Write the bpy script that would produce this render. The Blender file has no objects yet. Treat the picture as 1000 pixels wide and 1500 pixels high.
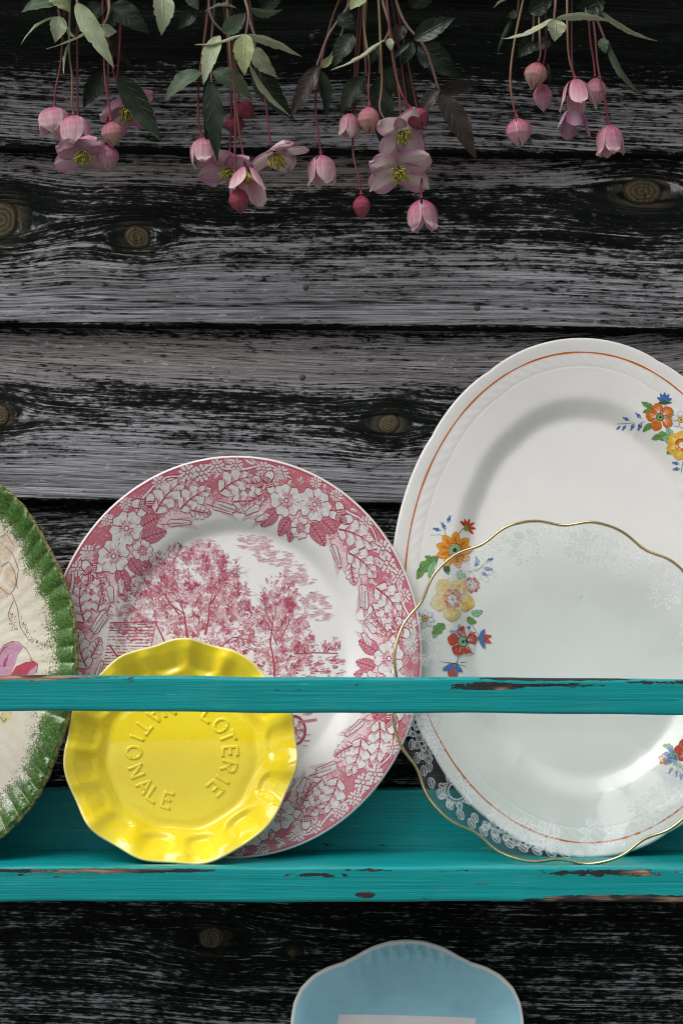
import bpy, math, random
import numpy as np
from mathutils import Vector, Matrix, noise as mnoise

rng = np.random.default_rng(7)
random.seed(7)
SC = bpy.context.scene
COL = SC.collection
D = 1.6                      # metres from the lens to the plane of the rack's rails
PXM = 0.0005                 # metres per photograph pixel in that plane

# ------------------------------------------------------------------ camera, sky, sun, exposure
cam = bpy.data.cameras.new('camera')
cam_o = bpy.data.objects.new('camera', cam); COL.objects.link(cam_o)
cam_o.location = (0, -D, 0); cam_o.rotation_euler = (math.radians(90), 0, 0)
cam.sensor_fit = 'VERTICAL'; cam.sensor_height = 36.0; cam.lens = 36.0 * D / 0.75
cam.clip_start = 0.05; cam.clip_end = 500
SC.camera = cam_o

SUN_EL, SUN_AZ = math.radians(56), math.radians(-50)     # azimuth measured from the viewer's side towards the right
world = bpy.data.worlds.new('World'); SC.world = world; world.use_nodes = True
wn = world.node_tree.nodes; wl = world.node_tree.links
wn.clear()
sky = wn.new('ShaderNodeTexSky'); sky.sky_type = 'NISHITA'; sky.sun_disc = False
sky.sun_elevation = SUN_EL; sky.sun_rotation = math.pi - SUN_AZ
sky.air_density = 1.0; sky.dust_density = 6.0; sky.ozone_density = 1.0
hs = wn.new('ShaderNodeHueSaturation'); hs.inputs['Saturation'].default_value = 0.26      # thin overcast: nearly grey light
bg = wn.new('ShaderNodeBackground'); bg.inputs['Strength'].default_value = 0.11
wo = wn.new('ShaderNodeOutputWorld')
wl.new(sky.outputs[0], hs.inputs['Color']); wl.new(hs.outputs[0], bg.inputs[0]); wl.new(bg.outputs[0], wo.inputs[0])

sun = bpy.data.lights.new('sun', 'SUN'); sun.energy = 1.5; sun.angle = math.radians(50); sun.color = (1.0, 0.97, 0.93)
sun_o = bpy.data.objects.new('sun', sun); COL.objects.link(sun_o)
sd = Vector((math.sin(SUN_AZ) * math.cos(SUN_EL), -math.cos(SUN_AZ) * math.cos(SUN_EL), math.sin(SUN_EL)))
sun_o.rotation_euler = sd.to_track_quat('Z', 'Y').to_euler()
sun_o.location = sd * 3

SC.view_settings.view_transform = 'Standard'; SC.view_settings.look = 'None'
SC.view_settings.exposure = 0.27; SC.view_settings.gamma = 1.0; SC.view_settings.use_curve_mapping = False
SC.render.engine = 'CYCLES'
SC.cycles.use_denoising = True; SC.cycles.denoising_prefilter = 'ACCURATE'; SC.cycles.pixel_filter_type = 'BLACKMAN_HARRIS'; SC.cycles.filter_width = 1.1
SC.cycles.max_bounces = 10; SC.cycles.transparent_max_bounces = 24
SC.cycles.sample_clamp_indirect = 6.0

# ------------------------------------------------------------------ helpers
def P(px, py, y=0.0):
    """point at depth y that the photograph shows at pixel (px, py)"""
    k = PXM * (1 + y / D)
    return Vector(((px - 500) * k, y, (750 - py) * k))

def S(y): return PXM * (1 + y / D)          # metres per pixel at depth y

def link(o, parent=None):
    COL.objects.link(o)
    if parent is not None: o.parent = parent
    return o

def empty(name, loc=(0, 0, 0), label=None, cat=None, group=None):
    o = bpy.data.objects.new(name, None); o.location = loc; o.empty_display_size = 0.02
    link(o); tag(o, label, cat, group); return o

def tag(o, label=None, cat=None, group=None, kind=None):
    for k, v in (('label', label), ('category', cat), ('group', group), ('kind', kind)):
        if v: o[k] = v
    return o

def mesh_obj(name, verts, faces, mats, parent=None, smooth=True, mat_idx=None, attrs=None, uvs=None, normals=None):
    me = bpy.data.meshes.new(name)
    verts = np.asarray(verts, dtype=np.float32)
    if isinstance(faces, np.ndarray):
        nf, k = faces.shape
        me.vertices.add(len(verts)); me.vertices.foreach_set('co', verts.ravel())
        me.loops.add(nf * k); me.loops.foreach_set('vertex_index', faces.astype(np.int32).ravel())
        me.polygons.add(nf); me.polygons.foreach_set('loop_start', np.arange(0, nf * k, k, dtype=np.int32))
        me.polygons.foreach_set('loop_total', np.full(nf, k, dtype=np.int32))
        me.update(calc_edges=True)
    else:
        me.from_pydata(verts.tolist(), [], faces)
    if not isinstance(mats, (list, tuple)): mats = [mats]
    for m in mats: me.materials.append(m)
    if mat_idx is not None: me.polygons.foreach_set('material_index', np.asarray(mat_idx, dtype=np.int32))
    me.polygons.foreach_set('use_smooth', np.full(len(me.polygons), smooth))
    if attrs:
        for an, av in attrs.items():
            av = np.asarray(av, dtype=np.float32)
            if av.ndim == 1:
                a = me.attributes.new(an, 'FLOAT', 'POINT'); a.data.foreach_set('value', av)
            else:
                a = me.attributes.new(an, 'FLOAT_VECTOR', 'POINT'); a.data.foreach_set('vector', av.ravel())
    if normals is not None:
        me.normals_split_custom_set_from_vertices(np.asarray(normals).tolist())
    me.update()
    o = bpy.data.objects.new(name, me)
    return link(o, parent)

def at_base(o, root):
    o.matrix_parent_inverse = Matrix.Translation(-Vector(root.location)); return o

def grid_faces(n, m, close_n=False, close_m=False, off=0):
    """quads of an n x m vertex grid (index = i*m + j)"""
    i = np.arange(n if close_n else n - 1); j = np.arange(m if close_m else m - 1)
    I, J = np.meshgrid(i, j, indexing='ij'); I2 = (I + 1) % n; J2 = (J + 1) % m
    f = np.stack([I * m + J, I2 * m + J, I2 * m + J2, I * m + J2], -1).reshape(-1, 4)
    return f + off

def smooth_profile(xs, zs, sig):
    """1-D profile with rounded corners, returned as a function"""
    xs = np.asarray(xs, float); lo, hi = xs[0], xs[-1]
    t = np.linspace(lo - 0.2 * (hi - lo), hi + 0.2 * (hi - lo), 3000)
    z = np.interp(t, xs, zs)
    # linear extension past both ends
    z = np.where(t < lo, zs[0] + (t - lo) * (zs[1] - zs[0]) / (xs[1] - xs[0]), z)
    z = np.where(t > hi, zs[-1] + (t - hi) * (zs[-1] - zs[-2]) / (xs[-1] - xs[-2]), z)
    h = t[1] - t[0]; k = int(3 * sig / h) + 1
    w = np.exp(-0.5 * ((np.arange(-k, k + 1) * h) / sig) ** 2); w /= w.sum()
    z = np.convolve(np.pad(z, k, mode='edge'), w, 'valid')
    return lambda q: np.interp(q, t, z)

def sstep(x, a, b):
    t = np.clip((np.asarray(x, float) - a) / (b - a), 0, 1); return t * t * (3 - 2 * t)

# ------------------------------------------------------------------ materials
class NT:
    """short-hand for building a node tree"""
    def __init__(s, name):
        s.m = bpy.data.materials.new(name); s.m.use_nodes = True
        s.t = s.m.node_tree; s.n = s.t.nodes; s.l = s.t.links
        s.p = s.n['Principled BSDF']; s.out = s.n['Material Output']
    def put(s, sock, v):
        if isinstance(v, bpy.types.NodeSocket): s.l.new(v, sock)
        elif isinstance(v, (tuple, list)) and len(v) == 3 and sock.type == 'RGBA': sock.default_value = (*v, 1)
        else: sock.default_value = v
    def math(s, op, a, b=0.0, c=0.0, clamp=False):
        n = s.n.new('ShaderNodeMath'); n.operation = op; n.use_clamp = clamp
        s.put(n.inputs[0], a); s.put(n.inputs[1], b); s.put(n.inputs[2], c); return n.outputs[0]
    def vmath(s, op, a, b):
        n = s.n.new('ShaderNodeVectorMath'); n.operation = op
        s.put(n.inputs[0], a); s.put(n.inputs[1], b); return n.outputs[0]
    def attr(s, name, vec=False):
        n = s.n.new('ShaderNodeAttribute'); n.attribute_name = name; return n.outputs['Vector' if vec else 'Fac']
    def objco(s):
        n = s.n.new('ShaderNodeTexCoord'); return n.outputs['Object']
    def noise(s, vec, scale=1.0, detail=3.0, rough=0.55, dist=0.0):
        n = s.n.new('ShaderNodeTexNoise'); s.put(n.inputs['Vector'], vec)
        n.inputs['Scale'].default_value = scale; n.inputs['Detail'].default_value = detail
        n.inputs['Roughness'].default_value = rough; n.inputs['Distortion'].default_value = dist
        return n.outputs['Fac']
    def voro(s, vec, scale, feature='F1', rand=1.0):
        n = s.n.new('ShaderNodeTexVoronoi'); n.feature = feature; s.put(n.inputs['Vector'], vec)
        n.inputs['Scale'].default_value = scale; n.inputs['Randomness'].default_value = rand
        return n.outputs['Distance']
    def rng(s, v, a, b, c=0.0, d=1.0, smooth=False):
        n = s.n.new('ShaderNodeMapRange'); n.clamp = True
        if smooth: n.interpolation_type = 'SMOOTHSTEP'
        s.put(n.inputs[0], v); s.put(n.inputs[1], a); s.put(n.inputs[2], b); s.put(n.inputs[3], c); s.put(n.inputs[4], d)
        return n.outputs[0]
    def mix(s, f, a, b, mode='MIX'):
        n = s.n.new('ShaderNodeMix'); n.data_type = 'RGBA'; n.blend_type = mode
        s.put(n.inputs[0], f); s.put(n.inputs[6], a); s.put(n.inputs[7], b); return n.outputs[2]
    def bump(s, h, dist=0.001, strength=1.0, normal=None):
        n = s.n.new('ShaderNodeBump'); n.inputs['Distance'].default_value = dist; n.inputs['Strength'].default_value = strength
        s.put(n.inputs['Height'], h)
        if normal is not None: s.l.new(normal, n.inputs['Normal'])
        return n.outputs[0]
    def set(s, **k):
        names = dict(color='Base Color', rough='Roughness', normal='Normal', metal='Metallic', ior='IOR', spec='Specular IOR Level',
                     coat='Coat Weight', coat_rough='Coat Roughness', sub='Subsurface Weight', trans='Transmission Weight', alpha='Alpha')
        for a, v in k.items(): s.put(s.p.inputs[names[a]], v)
        return s.m

def glaze(name, color, rough=0.07, var=0.03, wob=0.0002):
    """glossy fired glaze over a plain body colour, with faint tone drift and the slight unevenness of a poured glaze"""
    t = NT(name); oc = t.objco()
    n = t.noise(oc, 35, 4); var = var * .35; c2 = tuple(max(0, c * (1 - 4 * var)) for c in color)
    col = t.mix(t.rng(n, 0.35, 0.75), color, c2)
    speck = t.rng(t.voro(oc, 260), 0.02, 0.045, 1.0, 0.0)
    sel = t.rng(t.noise(oc, 55, 1), 0.70, 0.72)
    col = t.mix(t.math('MULTIPLY', speck, t.math('MULTIPLY', sel, 0.5)), col, (0.12, 0.10, 0.08))
    b = t.bump(t.noise(oc, 70, 2), wob)
    return t.set(color=col, rough=t.rng(t.noise(oc, 120, 4), 0.3, 0.8, rough * 0.7, rough * 1.6), normal=b, ior=1.5)

def plain(name, color, rough=0.1, **k):
    t = NT(name); oc = t.objco()
    n = t.noise(oc, 400, 2)
    dark = tuple(c * 0.72 for c in color)
    return t.set(color=t.mix(t.rng(n, 0.3, 0.75), color, dark), rough=rough, **k)

# --- weathered siding
def wood_material():
    t = NT('weathered painted siding')
    g = t.attr('grain', True); bare = t.attr('bare'); warm = t.attr('warm'); kd = t.attr('knot'); crack = t.attr('crack')
    fib = t.noise(t.vmath('MULTIPLY', g, (34, 1250, 1)), 1, 3, 0.65)
    band = t.noise(t.vmath('MULTIPLY', g, (9, 470, 1)), 1, 4, 0.6)
    ring = t.noise(t.vmath('MULTIPLY', g, (2.2, 120, 1)), 1, 2, 0.5)
    peel = t.noise(t.vmath('MULTIPLY', g, (135, 400, 1)), 1, 6, 0.66, 0.3)
    patch = t.noise(t.vmath('MULTIPLY', g, (24, 85, 1)), 1, 5, 0.62, 0.3)
    grit = t.noise(t.vmath('MULTIPLY', g, (700, 1500, 1)), 1, 2, 0.6)
    v = t.math('ADD', t.math('MULTIPLY', peel, 0.66), t.math('MULTIPLY', patch, 0.34))
    v = t.math('ADD', v, t.math('MULTIPLY', t.math('SUBTRACT', band, 0.5), 0.52))
    v = t.math('ADD', v, t.math('MULTIPLY', t.math('SUBTRACT', fib, 0.5), 0.42))
    v = t.math('ADD', v, t.math('MULTIPLY', t.math('SUBTRACT', bare, 0.5), 0.50))
    mask = t.rng(v, 0.462, 0.538)                                                # 1 = paint gone
    wood = t.mix(t.rng(fib, 0.28, 0.72), (0.085, 0.086, 0.095), (0.64, 0.65, 0.70))
    wood = t.mix(t.math('MULTIPLY', t.rng(band, 0.38, 0.60, 1.0, 0.0), 0.80), wood, (0.040, 0.039, 0.043))
    wood = t.mix(t.math('MULTIPLY', t.rng(ring, 0.35, 0.65), 0.35), wood, (0.27, 0.262, 0.285))
    brown = t.mix(t.rng(fib, 0.3, 0.7), (0.060, 0.051, 0.048), (0.33, 0.30, 0.29))
    hair = t.rng(t.noise(t.vmath('MULTIPLY', g, (7, 760, 1)), 1, 2, .5), .57, .62)
    wood = t.mix(t.math('MULTIPLY', hair, .70), wood, (0.028, 0.027, 0.029))
    wood = t.mix(warm, wood, t.mix(t.math('MULTIPLY', hair, .7), brown, (0.03, 0.027, 0.025)))
    flake = t.math('MULTIPLY', t.rng(peel, .585, .605), t.rng(patch, .50, .58))
    wood = t.mix(t.math('MULTIPLY', flake, .65), wood, (0.47, 0.475, 0.50))
    wood = t.mix(t.math('MULTIPLY', t.rng(grit, 0.60, 0.72), 0.35), wood, (0.05, 0.05, 0.05))
    paint = t.mix(t.rng(patch, 0.35, 0.7), (0.0045, 0.005, 0.005), (0.009, 0.015, 0.011))
    paint = t.mix(t.math('MULTIPLY', t.rng(band, 0.50, 0.66), 0.55), paint, (0.022, 0.025, 0.0235))
    paint = t.mix(t.math('MULTIPLY', t.math('MULTIPLY', t.rng(fib, 0.52, 0.68), t.math('MULTIPLY', t.rng(bare, .12, .34), t.rng(patch, .40, .60))), .55), paint, (0.075, 0.078, 0.082))   # fibre tops worn through
    speck = t.math('MULTIPLY', t.rng(peel, 0.60, 0.63), t.rng(fib, 0.45, 0.55))
    paint = t.mix(t.math('MULTIPLY', speck, t.rng(bare, .05, .30, .12, .8)), paint, (0.24, 0.24, 0.25))
    col = t.mix(mask, paint, wood)
    # edge of each flake shows a darker rim of old primer
    rim = t.math('MULTIPLY', t.rng(v, 0.470, 0.490), t.rng(v, 0.52, 0.56, 1.0, 0.0))
    col = t.mix(t.math('MULTIPLY', rim, 0.45), col, (0.02, 0.02, 0.02))
    # knots: resinous rings
    kr = t.math('MULTIPLY', kd, 23.0); kr = t.math('ADD', kr, t.math('MULTIPLY', t.noise(t.vmath('MULTIPLY', g, (190, 190, 1)), 1, 4, .65), 6.0))
    rings = t.math('ADD', 0.28, t.math('MULTIPLY', t.rng(t.math('SINE', kr), -0.9, 0.9, smooth=True), 0.5))
    kcol = t.mix(rings, (0.035, 0.029, 0.018), (0.150, 0.125, 0.075))
    kcol = t.mix(t.rng(t.noise(t.vmath('MULTIPLY', g, (330, 330, 1)), 1, 5, .7), 0.50, 0.66), kcol, (0.03, 0.026, 0.015))
    kin = t.rng(kd, 0.86, 1.02, 1.0, 0.0)
    halo = t.math('MULTIPLY', t.rng(kd, 1.0, 2.0, 0.38, 0.0), t.rng(band, 0.45, 0.6))
    col = t.mix(halo, col, (0.20, 0.17, 0.12))
    col = t.mix(t.math('MULTIPLY', t.math('MULTIPLY', t.rng(kd, 0.82, 0.98), t.rng(kd, 1.02, 1.15, 1.0, 0.0)), 0.85), col, (0.012, 0.010, 0.008))
    col = t.mix(kin, col, kcol)
    col = t.mix(crack, col, (0.004, 0.004, 0.004))
    h = t.math('ADD', t.math('MULTIPLY', band, 0.9), t.math('MULTIPLY', fib, 0.55))
    h = t.math('ADD', h, t.math('MULTIPLY', mask, -0.45))
    h = t.math('ADD', h, t.math('MULTIPLY', kin, t.math('MULTIPLY', rings, 0.5)))
    h = t.math('ADD', h, t.math('MULTIPLY', crack, -2.0))
    return t.set(color=col, rough=t.rng(mask, 0, 1, 0.62, 0.85), spec=t.rng(mask, 0, 1, 0.05, 0.10), normal=t.bump(h, 0.0011, 0.9))

# --- teal paint with chips through to the wood
def teal_material():
    t = NT('chipped teal paint'); oc = t.objco(); wear = t.attr('wear')
    st = t.noise(t.vmath('MULTIPLY', oc, (9, 400, 400)), 1, 4, 0.6)
    ch = t.noise(t.vmath('MULTIPLY', oc, (70, 260, 260)), 1, 6, 0.7, 0.4)
    v = t.math('ADD', t.math('MULTIPLY', ch, 0.7), t.math('MULTIPLY', st, 0.3))
    v = t.math('ADD', v, t.math('MULTIPLY', wear, 0.5))
    mask = t.rng(v, 0.706, 0.722)
    prim = t.rng(v, 0.690, 0.708)
    teal = t.mix(t.rng(st, 0.3, 0.72), (0.0010, 0.265, 0.285), (0.0025, 0.325, 0.335))
    teal = t.mix(t.rng(t.noise(oc, 22, 4), 0.35, 0.75, 0, 0.5), teal, (0.003, 0.235, 0.225))
    teal = t.mix(t.math('MULTIPLY', t.rng(t.noise(t.vmath('MULTIPLY', oc, (3.5, 130, 130)), 1, 5, .65), .40, .72), .45), teal, (0.0015, 0.165, 0.180))
    teal = t.mix(t.math('MULTIPLY', t.rng(t.noise(t.vmath('MULTIPLY', oc, (18, 40, 40)), 1, 6, .7), .52, .70), .45), teal, (0.035, 0.320, 0.320))
    grime = t.rng(t.noise(t.vmath('MULTIPLY', oc, (160, 420, 420)), 1, 4, .7), .63, .70); teal = t.mix(t.math('MULTIPLY', grime, .35), teal, (0.01, 0.09, 0.095))
    scr = t.math('MULTIPLY', t.rng(t.noise(t.vmath('MULTIPLY', oc, (26, 900, 900)), 1, 2, 0.5), 0.71, 0.75), t.rng(t.noise(oc, 14, 2), 0.5, 0.62))
    teal = t.mix(t.math('MULTIPLY', scr, 0.7), teal, (0.30, 0.56, 0.56))
    wood = t.mix(t.rng(t.noise(t.vmath('MULTIPLY', oc, (30, 700, 700)), 1, 4), 0.35, 0.65), (0.055, 0.040, 0.032), (0.40, 0.265, 0.175))
    wood = t.mix(t.rng(t.noise(t.vmath('MULTIPLY', oc, (14, 60, 60)), 1, 3), 0.44, 0.50), wood, (0.030, 0.028, 0.030))
    col = t.mix(prim, teal, (0.020, 0.040, 0.042)); col = t.mix(mask, col, wood)
    h = t.math('ADD', t.math('MULTIPLY', st, 0.5), t.math('MULTIPLY', mask, -0.6))
    return t.set(color=col, rough=t.rng(mask, 0, 1, 0.42, 0.8), spec=t.rng(mask, 0, 1, 0.30, 0.2), normal=t.bump(h, 0.0013, 0.9))

M_WOOD = wood_material()
M_TEAL = teal_material()

# ------------------------------------------------------------------ the plank wall
WALL_Y = 0.134               # most forward line of the siding
wall = empty('plank_wall', (0, 0.16, -0.97), 'weathered dark plank wall of overlapping boards with peeling paint', 'wall')
BX = 0.62
# lower edges of the boards in photograph pixels (left end, right end), from the top one down
EDGES = [(-33, -31), (221, 232), (478, 488), (736, 748), (1000, 1008), (1258, 1266), (1516, 1522), (1772, 1776), (2030, 2032), (2290, 2292), (2550, 2552)]
KNOTS = {1: [(2, 322, 24, 26), (201, 347, 19, 17), (941, 279, 27, 20)], 2: [(569, 621, 15, 14), (1, 608, 13, 14)], 5: [(310, 1374, 20, 15), (428, 1396, 7, 6)], 0: []}
CRACKS = {1: [((-20, 430), (330, 447), (620, 440), (1020, 470))], 2: [((560, 660), (760, 668), (1020, 662))], 0: [((0, 150), (400, 163), (1000, 170))]}
NAILS = {-1: [], 0: [(457, 53), (884, 196)], 1: [(442, 302), (698, 452), (448, 422)], 2: [(443, 553), (436, 684)]}
yk = WALL_Y + 0.006
def plank(i, x0=-BX, x1=BX):
    zt_l, zb_l = P(0, EDGES[i - 1][0] if i else -300, yk).z, P(0, EDGES[i][0], yk).z
    slope = (P(0, EDGES[i][1], yk).z - zb_l) / (S(yk) * 1000)
    nx, nv = (700, 110) if i < 7 else (60, 12)
    j = i - 1                                       # board number counted from the top of the picture
    X = np.linspace(x0, x1, nx) if nx < 100 else np.concatenate([np.linspace(x0, -0.285, 40)[:-1], np.linspace(-0.285, 0.285, 680), np.linspace(0.285, x1, 40)[1:]])
    nx = len(X)
    H = (zt_l - zb_l) + 0.022                       # tucked behind the board above
    # profile along the board height: underside, rounded lip, face
    t_face = np.linspace(0, 1, nv)
    vv = np.concatenate([[-0.006, -0.004], t_face * H])
    XX, VV = np.meshgrid(X, vv, indexing='ij')
    rnd = np.random.default_rng(100 + i)
    ph = rnd.uniform(0, 6, 6)
    def wob(a, k): return sum(np.sin(a * (k * (j + 1) * 1.7) + ph[j]) / (j + 1.5) for j in range(4))
    lip = 0.0065
    v = np.clip(VV, 0, None)
    depth = WALL_Y + 0.014 * (v / H) + np.where(v < lip, lip - np.sqrt(np.clip(lip ** 2 - (lip - v) ** 2, 0, None)), 0) * 0.9
    depth = depth + 0.0007 * wob(XX + v * 3, 5) + 0.0004 * wob(v * 8 + XX * 0.4, 9)
    depth = depth + 0.0028 * sstep(v / H, 0.66, 0.74)          # the board thins at its upper edge
    Z = zb_l + (XX + 0.25) * slope + v + 0.0004 * wob(XX, 7) * np.clip(1 - v / 0.03, 0, 1)
    depth = np.where(VV < -0.005, WALL_Y + 0.034, np.where(VV < 0, WALL_Y + 0.012, depth))
    # grain coordinates, bent round the knots
    gx, gv = XX.copy(), v + 0.010 * wob(XX, 2.2)
    knot_near = np.zeros_like(XX); knot = np.full_like(XX, 9.0); crack = np.zeros_like(XX)
    for (kx, ky, rx, ry) in KNOTS.get(j, []):
        c = P(kx, ky, yk); dx, dz = XX - c.x, Z - c.z
        rx_, rz_ = rx * S(yk), ry * S(yk)
        kd = np.sqrt((dx / rx_) ** 2 + (dz / rz_) ** 2) * (1 + 0.06 * np.sin(2 * np.arctan2(dz, dx) + kx) + 0.025 * np.sin(5 * np.arctan2(dz, dx) + ky))
        knot = np.minimum(knot, kd)
        gv -= 1.15 * rz_ * np.tanh(dz / rz_ * 1.2) * np.exp(-(dx / (3.6 * rx_)) ** 2) * np.exp(-(np.abs(dz) / (3.5 * rz_)) ** 1.4)
        knot_near = np.maximum(knot_near, np.exp(-(kd / 2.4) ** 2))
        depth -= 0.0012 * np.exp(-(kd / 1.1) ** 4)
        depth += 0.0016 * np.exp(-((kd - 1.05) / 0.13) ** 2)
    for line in CRACKS.get(j, []):
        q = [P(a, b, yk) for a, b in line]; qx = [p.x for p in q]; qz = [p.z for p in q]
        zc = np.interp(XX, qx, qz) + 0.0008 * wob(XX, 14)
        wv = 0.00075 * (0.25 + 0.75 * np.clip(np.sin(XX * 11 + i) + 0.6, 0, 1))
        inside = (XX > qx[0]) & (XX < qx[-1])
        crack = np.maximum(crack, np.where(inside, np.exp(-((Z - zc) / wv) ** 2), 0))
    # how much of the paint has gone, by height on the board: bare top strip, painted middle, worn lower half
    f = v / (H - 0.022)
    prof = {0: [(0, .02), (.018, .10), (.026, .62), (.25, .62), (.38, .54), (.47, .24), (.56, .06), (1, 0)],
            1: [(0, .02), (.018, .10), (.026, .72), (.16, .74), (.30, .63), (.42, .53), (.56, .42), (.70, .27), (.80, .32), (.84, .62), (.93, .66), (.96, .50), (1.1, .4)],
            2: [(0, .02), (.018, .10), (.026, .74), (.18, .68), (.30, .55), (.42, .38), (.54, .32), (.64, .30), (.70, .58), (.78, .72), (.93, .66), (.97, .48), (1.1, .4)],
            3: [(0, .05), (.04, .6), (.5, .5), (.8, .45), (.93, .50), (1.0, .4), (1.1, .3)]}.get(j, [(0, .35), (.05, .46), (.25, .42), (.5, .34), (.75, .32), (1.1, .25)])
    ff = f + (0.025 * wob(XX, 4) + 0.010 * wob(XX, 15)) * sstep(f, .05, .2) * (1 - sstep(f, .88, .95))
    bare = np.interp(ff, [p[0] for p in prof], [p[1] for p in prof])
    warm = np.interp(ff, [0, .6, .72, .80, 1.1], [.05, .10, .55, .75, .9]) * (0.75 + 0.25 * np.sin(XX * 9 + i))
    if j == 2: bare = bare + 0.14 * np.exp(-((XX + 0.17) / 0.16) ** 2) * np.exp(-((f - .35) / .3) ** 2)
    if j == 1: bare = bare - 0.10 * np.exp(-((XX - 0.24) / 0.07) ** 2)
    bare = bare - 0.34 * knot_near + (0.05 if j in (1, 2) else 0.0)
    grain = np.stack([gx + i * 3.1, gv + i * 1.7, np.full_like(gx, i * 5.3)], -1)
    verts = np.stack([XX, depth, Z], -1).reshape(-1, 3)
    n, m = XX.shape
    fcs = grid_faces(n, m)[:, ::-1]
    # plain back so the board is solid
    nb = len(verts)
    bz = [(zb_l + (xx + 0.25) * slope) for xx in (x0, x1)]
    back = np.array([[x0, WALL_Y + 0.034, bz[0]], [x1, WALL_Y + 0.034, bz[1]], [x1, WALL_Y + 0.034, bz[1] + H], [x0, WALL_Y + 0.034, bz[0] + H]])
    verts = np.concatenate([verts, back]); fcs = np.concatenate([fcs, [[nb, nb + 1, nb + 2, nb + 3]]])
    ext = lambda a, v0: np.concatenate([a.reshape(-1), np.full(4, v0)])
    o = mesh_obj('plank', verts, fcs, M_WOOD, wall, attrs={'grain': np.concatenate([grain.reshape(-1, 3), np.zeros((4, 3))]),
        'bare': ext(bare, .4), 'warm': ext(np.clip(warm, 0, 1), 0), 'knot': ext(knot, 9), 'crack': ext(np.clip(crack, 0, 1), 0)})
    at_base(o, wall)
    for (ax_, ay_) in NAILS.get(j, []):
        c = P(ax_, ay_, yk); dm = (XX - c.x) ** 2 + (Z - c.z) ** 2; k = np.unravel_index(np.argmin(dm), dm.shape)
        nail((c.x, depth[k], c.z), o)
    return o

M_NAIL = plain('rusted nail steel', (0.10, 0.095, 0.095), 0.5, metal=0.6)
def nail(c, parent):
    ring = [(0.0, -0.0009), (0.0017, -0.0008), (0.0024, -0.0003), (0.0026, 0.0004), (0.0026, 0.0030)]
    v = []; n = 14
    for r, d in ring:
        for k in range(n):
            a = 2 * math.pi * k / n; v.append((c[0] + r * math.cos(a), c[1] + d, c[2] + r * math.sin(a)))
    mesh_obj('nail_head', v, grid_faces(len(ring), n, close_m=True), M_NAIL, parent)

for i in range(len(EDGES)): plank(i)

def box_mesh(name, lo, hi, mat, parent, bev=0.002, wear=None, nx=None):
    """rounded board along x; 'wear' is a function (x, y, z) -> 0..1 that says where the paint is rubbed"""
    (x0, y0, z0), (x1, y1, z1) = lo, hi
    nx = nx or max(2, int((x1 - x0) / 0.0016))
    sec = []; 
    def arc(cy, cz, a0):
        for k in range(4):
            a = a0 + (math.pi / 2) * k / 3; sec.append((cy + bev * math.cos(a), cz + bev * math.sin(a)))
    def run(p, q, n):
        for k in range(1, n): sec.append((p[0] + (q[0] - p[0]) * k / n, p[1] + (q[1] - p[1]) * k / n))
    ny, nz = max(2, int((y1 - y0) / 0.002)), max(2, int((z1 - z0) / 0.0016))
    ny, nz = min(ny, 44), min(nz, 44)
    arc(y1 - bev, z1 - bev, 0); run((y1 - bev, z1), (y0 + bev, z1), ny)
    arc(y0 + bev, z1 - bev, math.pi / 2); run((y0, z1 - bev), (y0, z0 + bev), nz)
    arc(y0 + bev, z0 + bev, math.pi); run((y0 + bev, z0), (y1 - bev, z0), ny)
    arc(y1 - bev, z0 + bev, 1.5 * math.pi); run((y1, z0 + bev), (y1, z1 - bev), nz)
    sec = np.array(sec); m = len(sec); X = np.linspace(x0, x1, nx)
    V = np.zeros((nx, m, 3)); V[:, :, 0] = X[:, None]; V[:, :, 1] = sec[None, :, 0]; V[:, :, 2] = sec[None, :, 1]
    # hand-planed: edges are never quite straight
    V[:, :, 2] += 0.00035 * (np.sin(X * 23 + z0 * 90) + 0.6 * np.sin(X * 61 + 2))[:, None]
    V[:, :, 1] += 0.00025 * np.sin(X * 31 + z1 * 50)[:, None]
    w = np.zeros((nx, m)) if wear is None else wear(V[:, :, 0], V[:, :, 1], V[:, :, 2])
    f = grid_faces(nx, m, close_m=True)[:, ::-1].tolist()
    f.append(list(range(m))); f.append([(nx - 1) * m + k for k in range(m)][::-1])
    return mesh_obj(name, V.reshape(-1, 3), f, mat, parent, attrs={'wear': np.clip(w, 0, 1).reshape(-1)})


# unseen ground the wall stands on, added to bounce light up at the dishes
t_ = NT('pale gravel'); g_ = t_.noise(t_.objco(), 60, 5); M_GROUND = t_.set(color=t_.mix(t_.rng(g_, .3, .7), (0.12, 0.115, 0.10), (0.20, 0.19, 0.17)), rough=.95, normal=t_.bump(g_, .01))
gr = mesh_obj('ground', [(-40, -40, -0.97), (40, -40, -0.97), (40, 0.3, -0.97), (-40, 0.3, -0.97)], [(0, 1, 2, 3)], M_GROUND); tag(gr, 'unseen pale gravel ground added before the wall for bounce light', None, None, 'structure')

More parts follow.
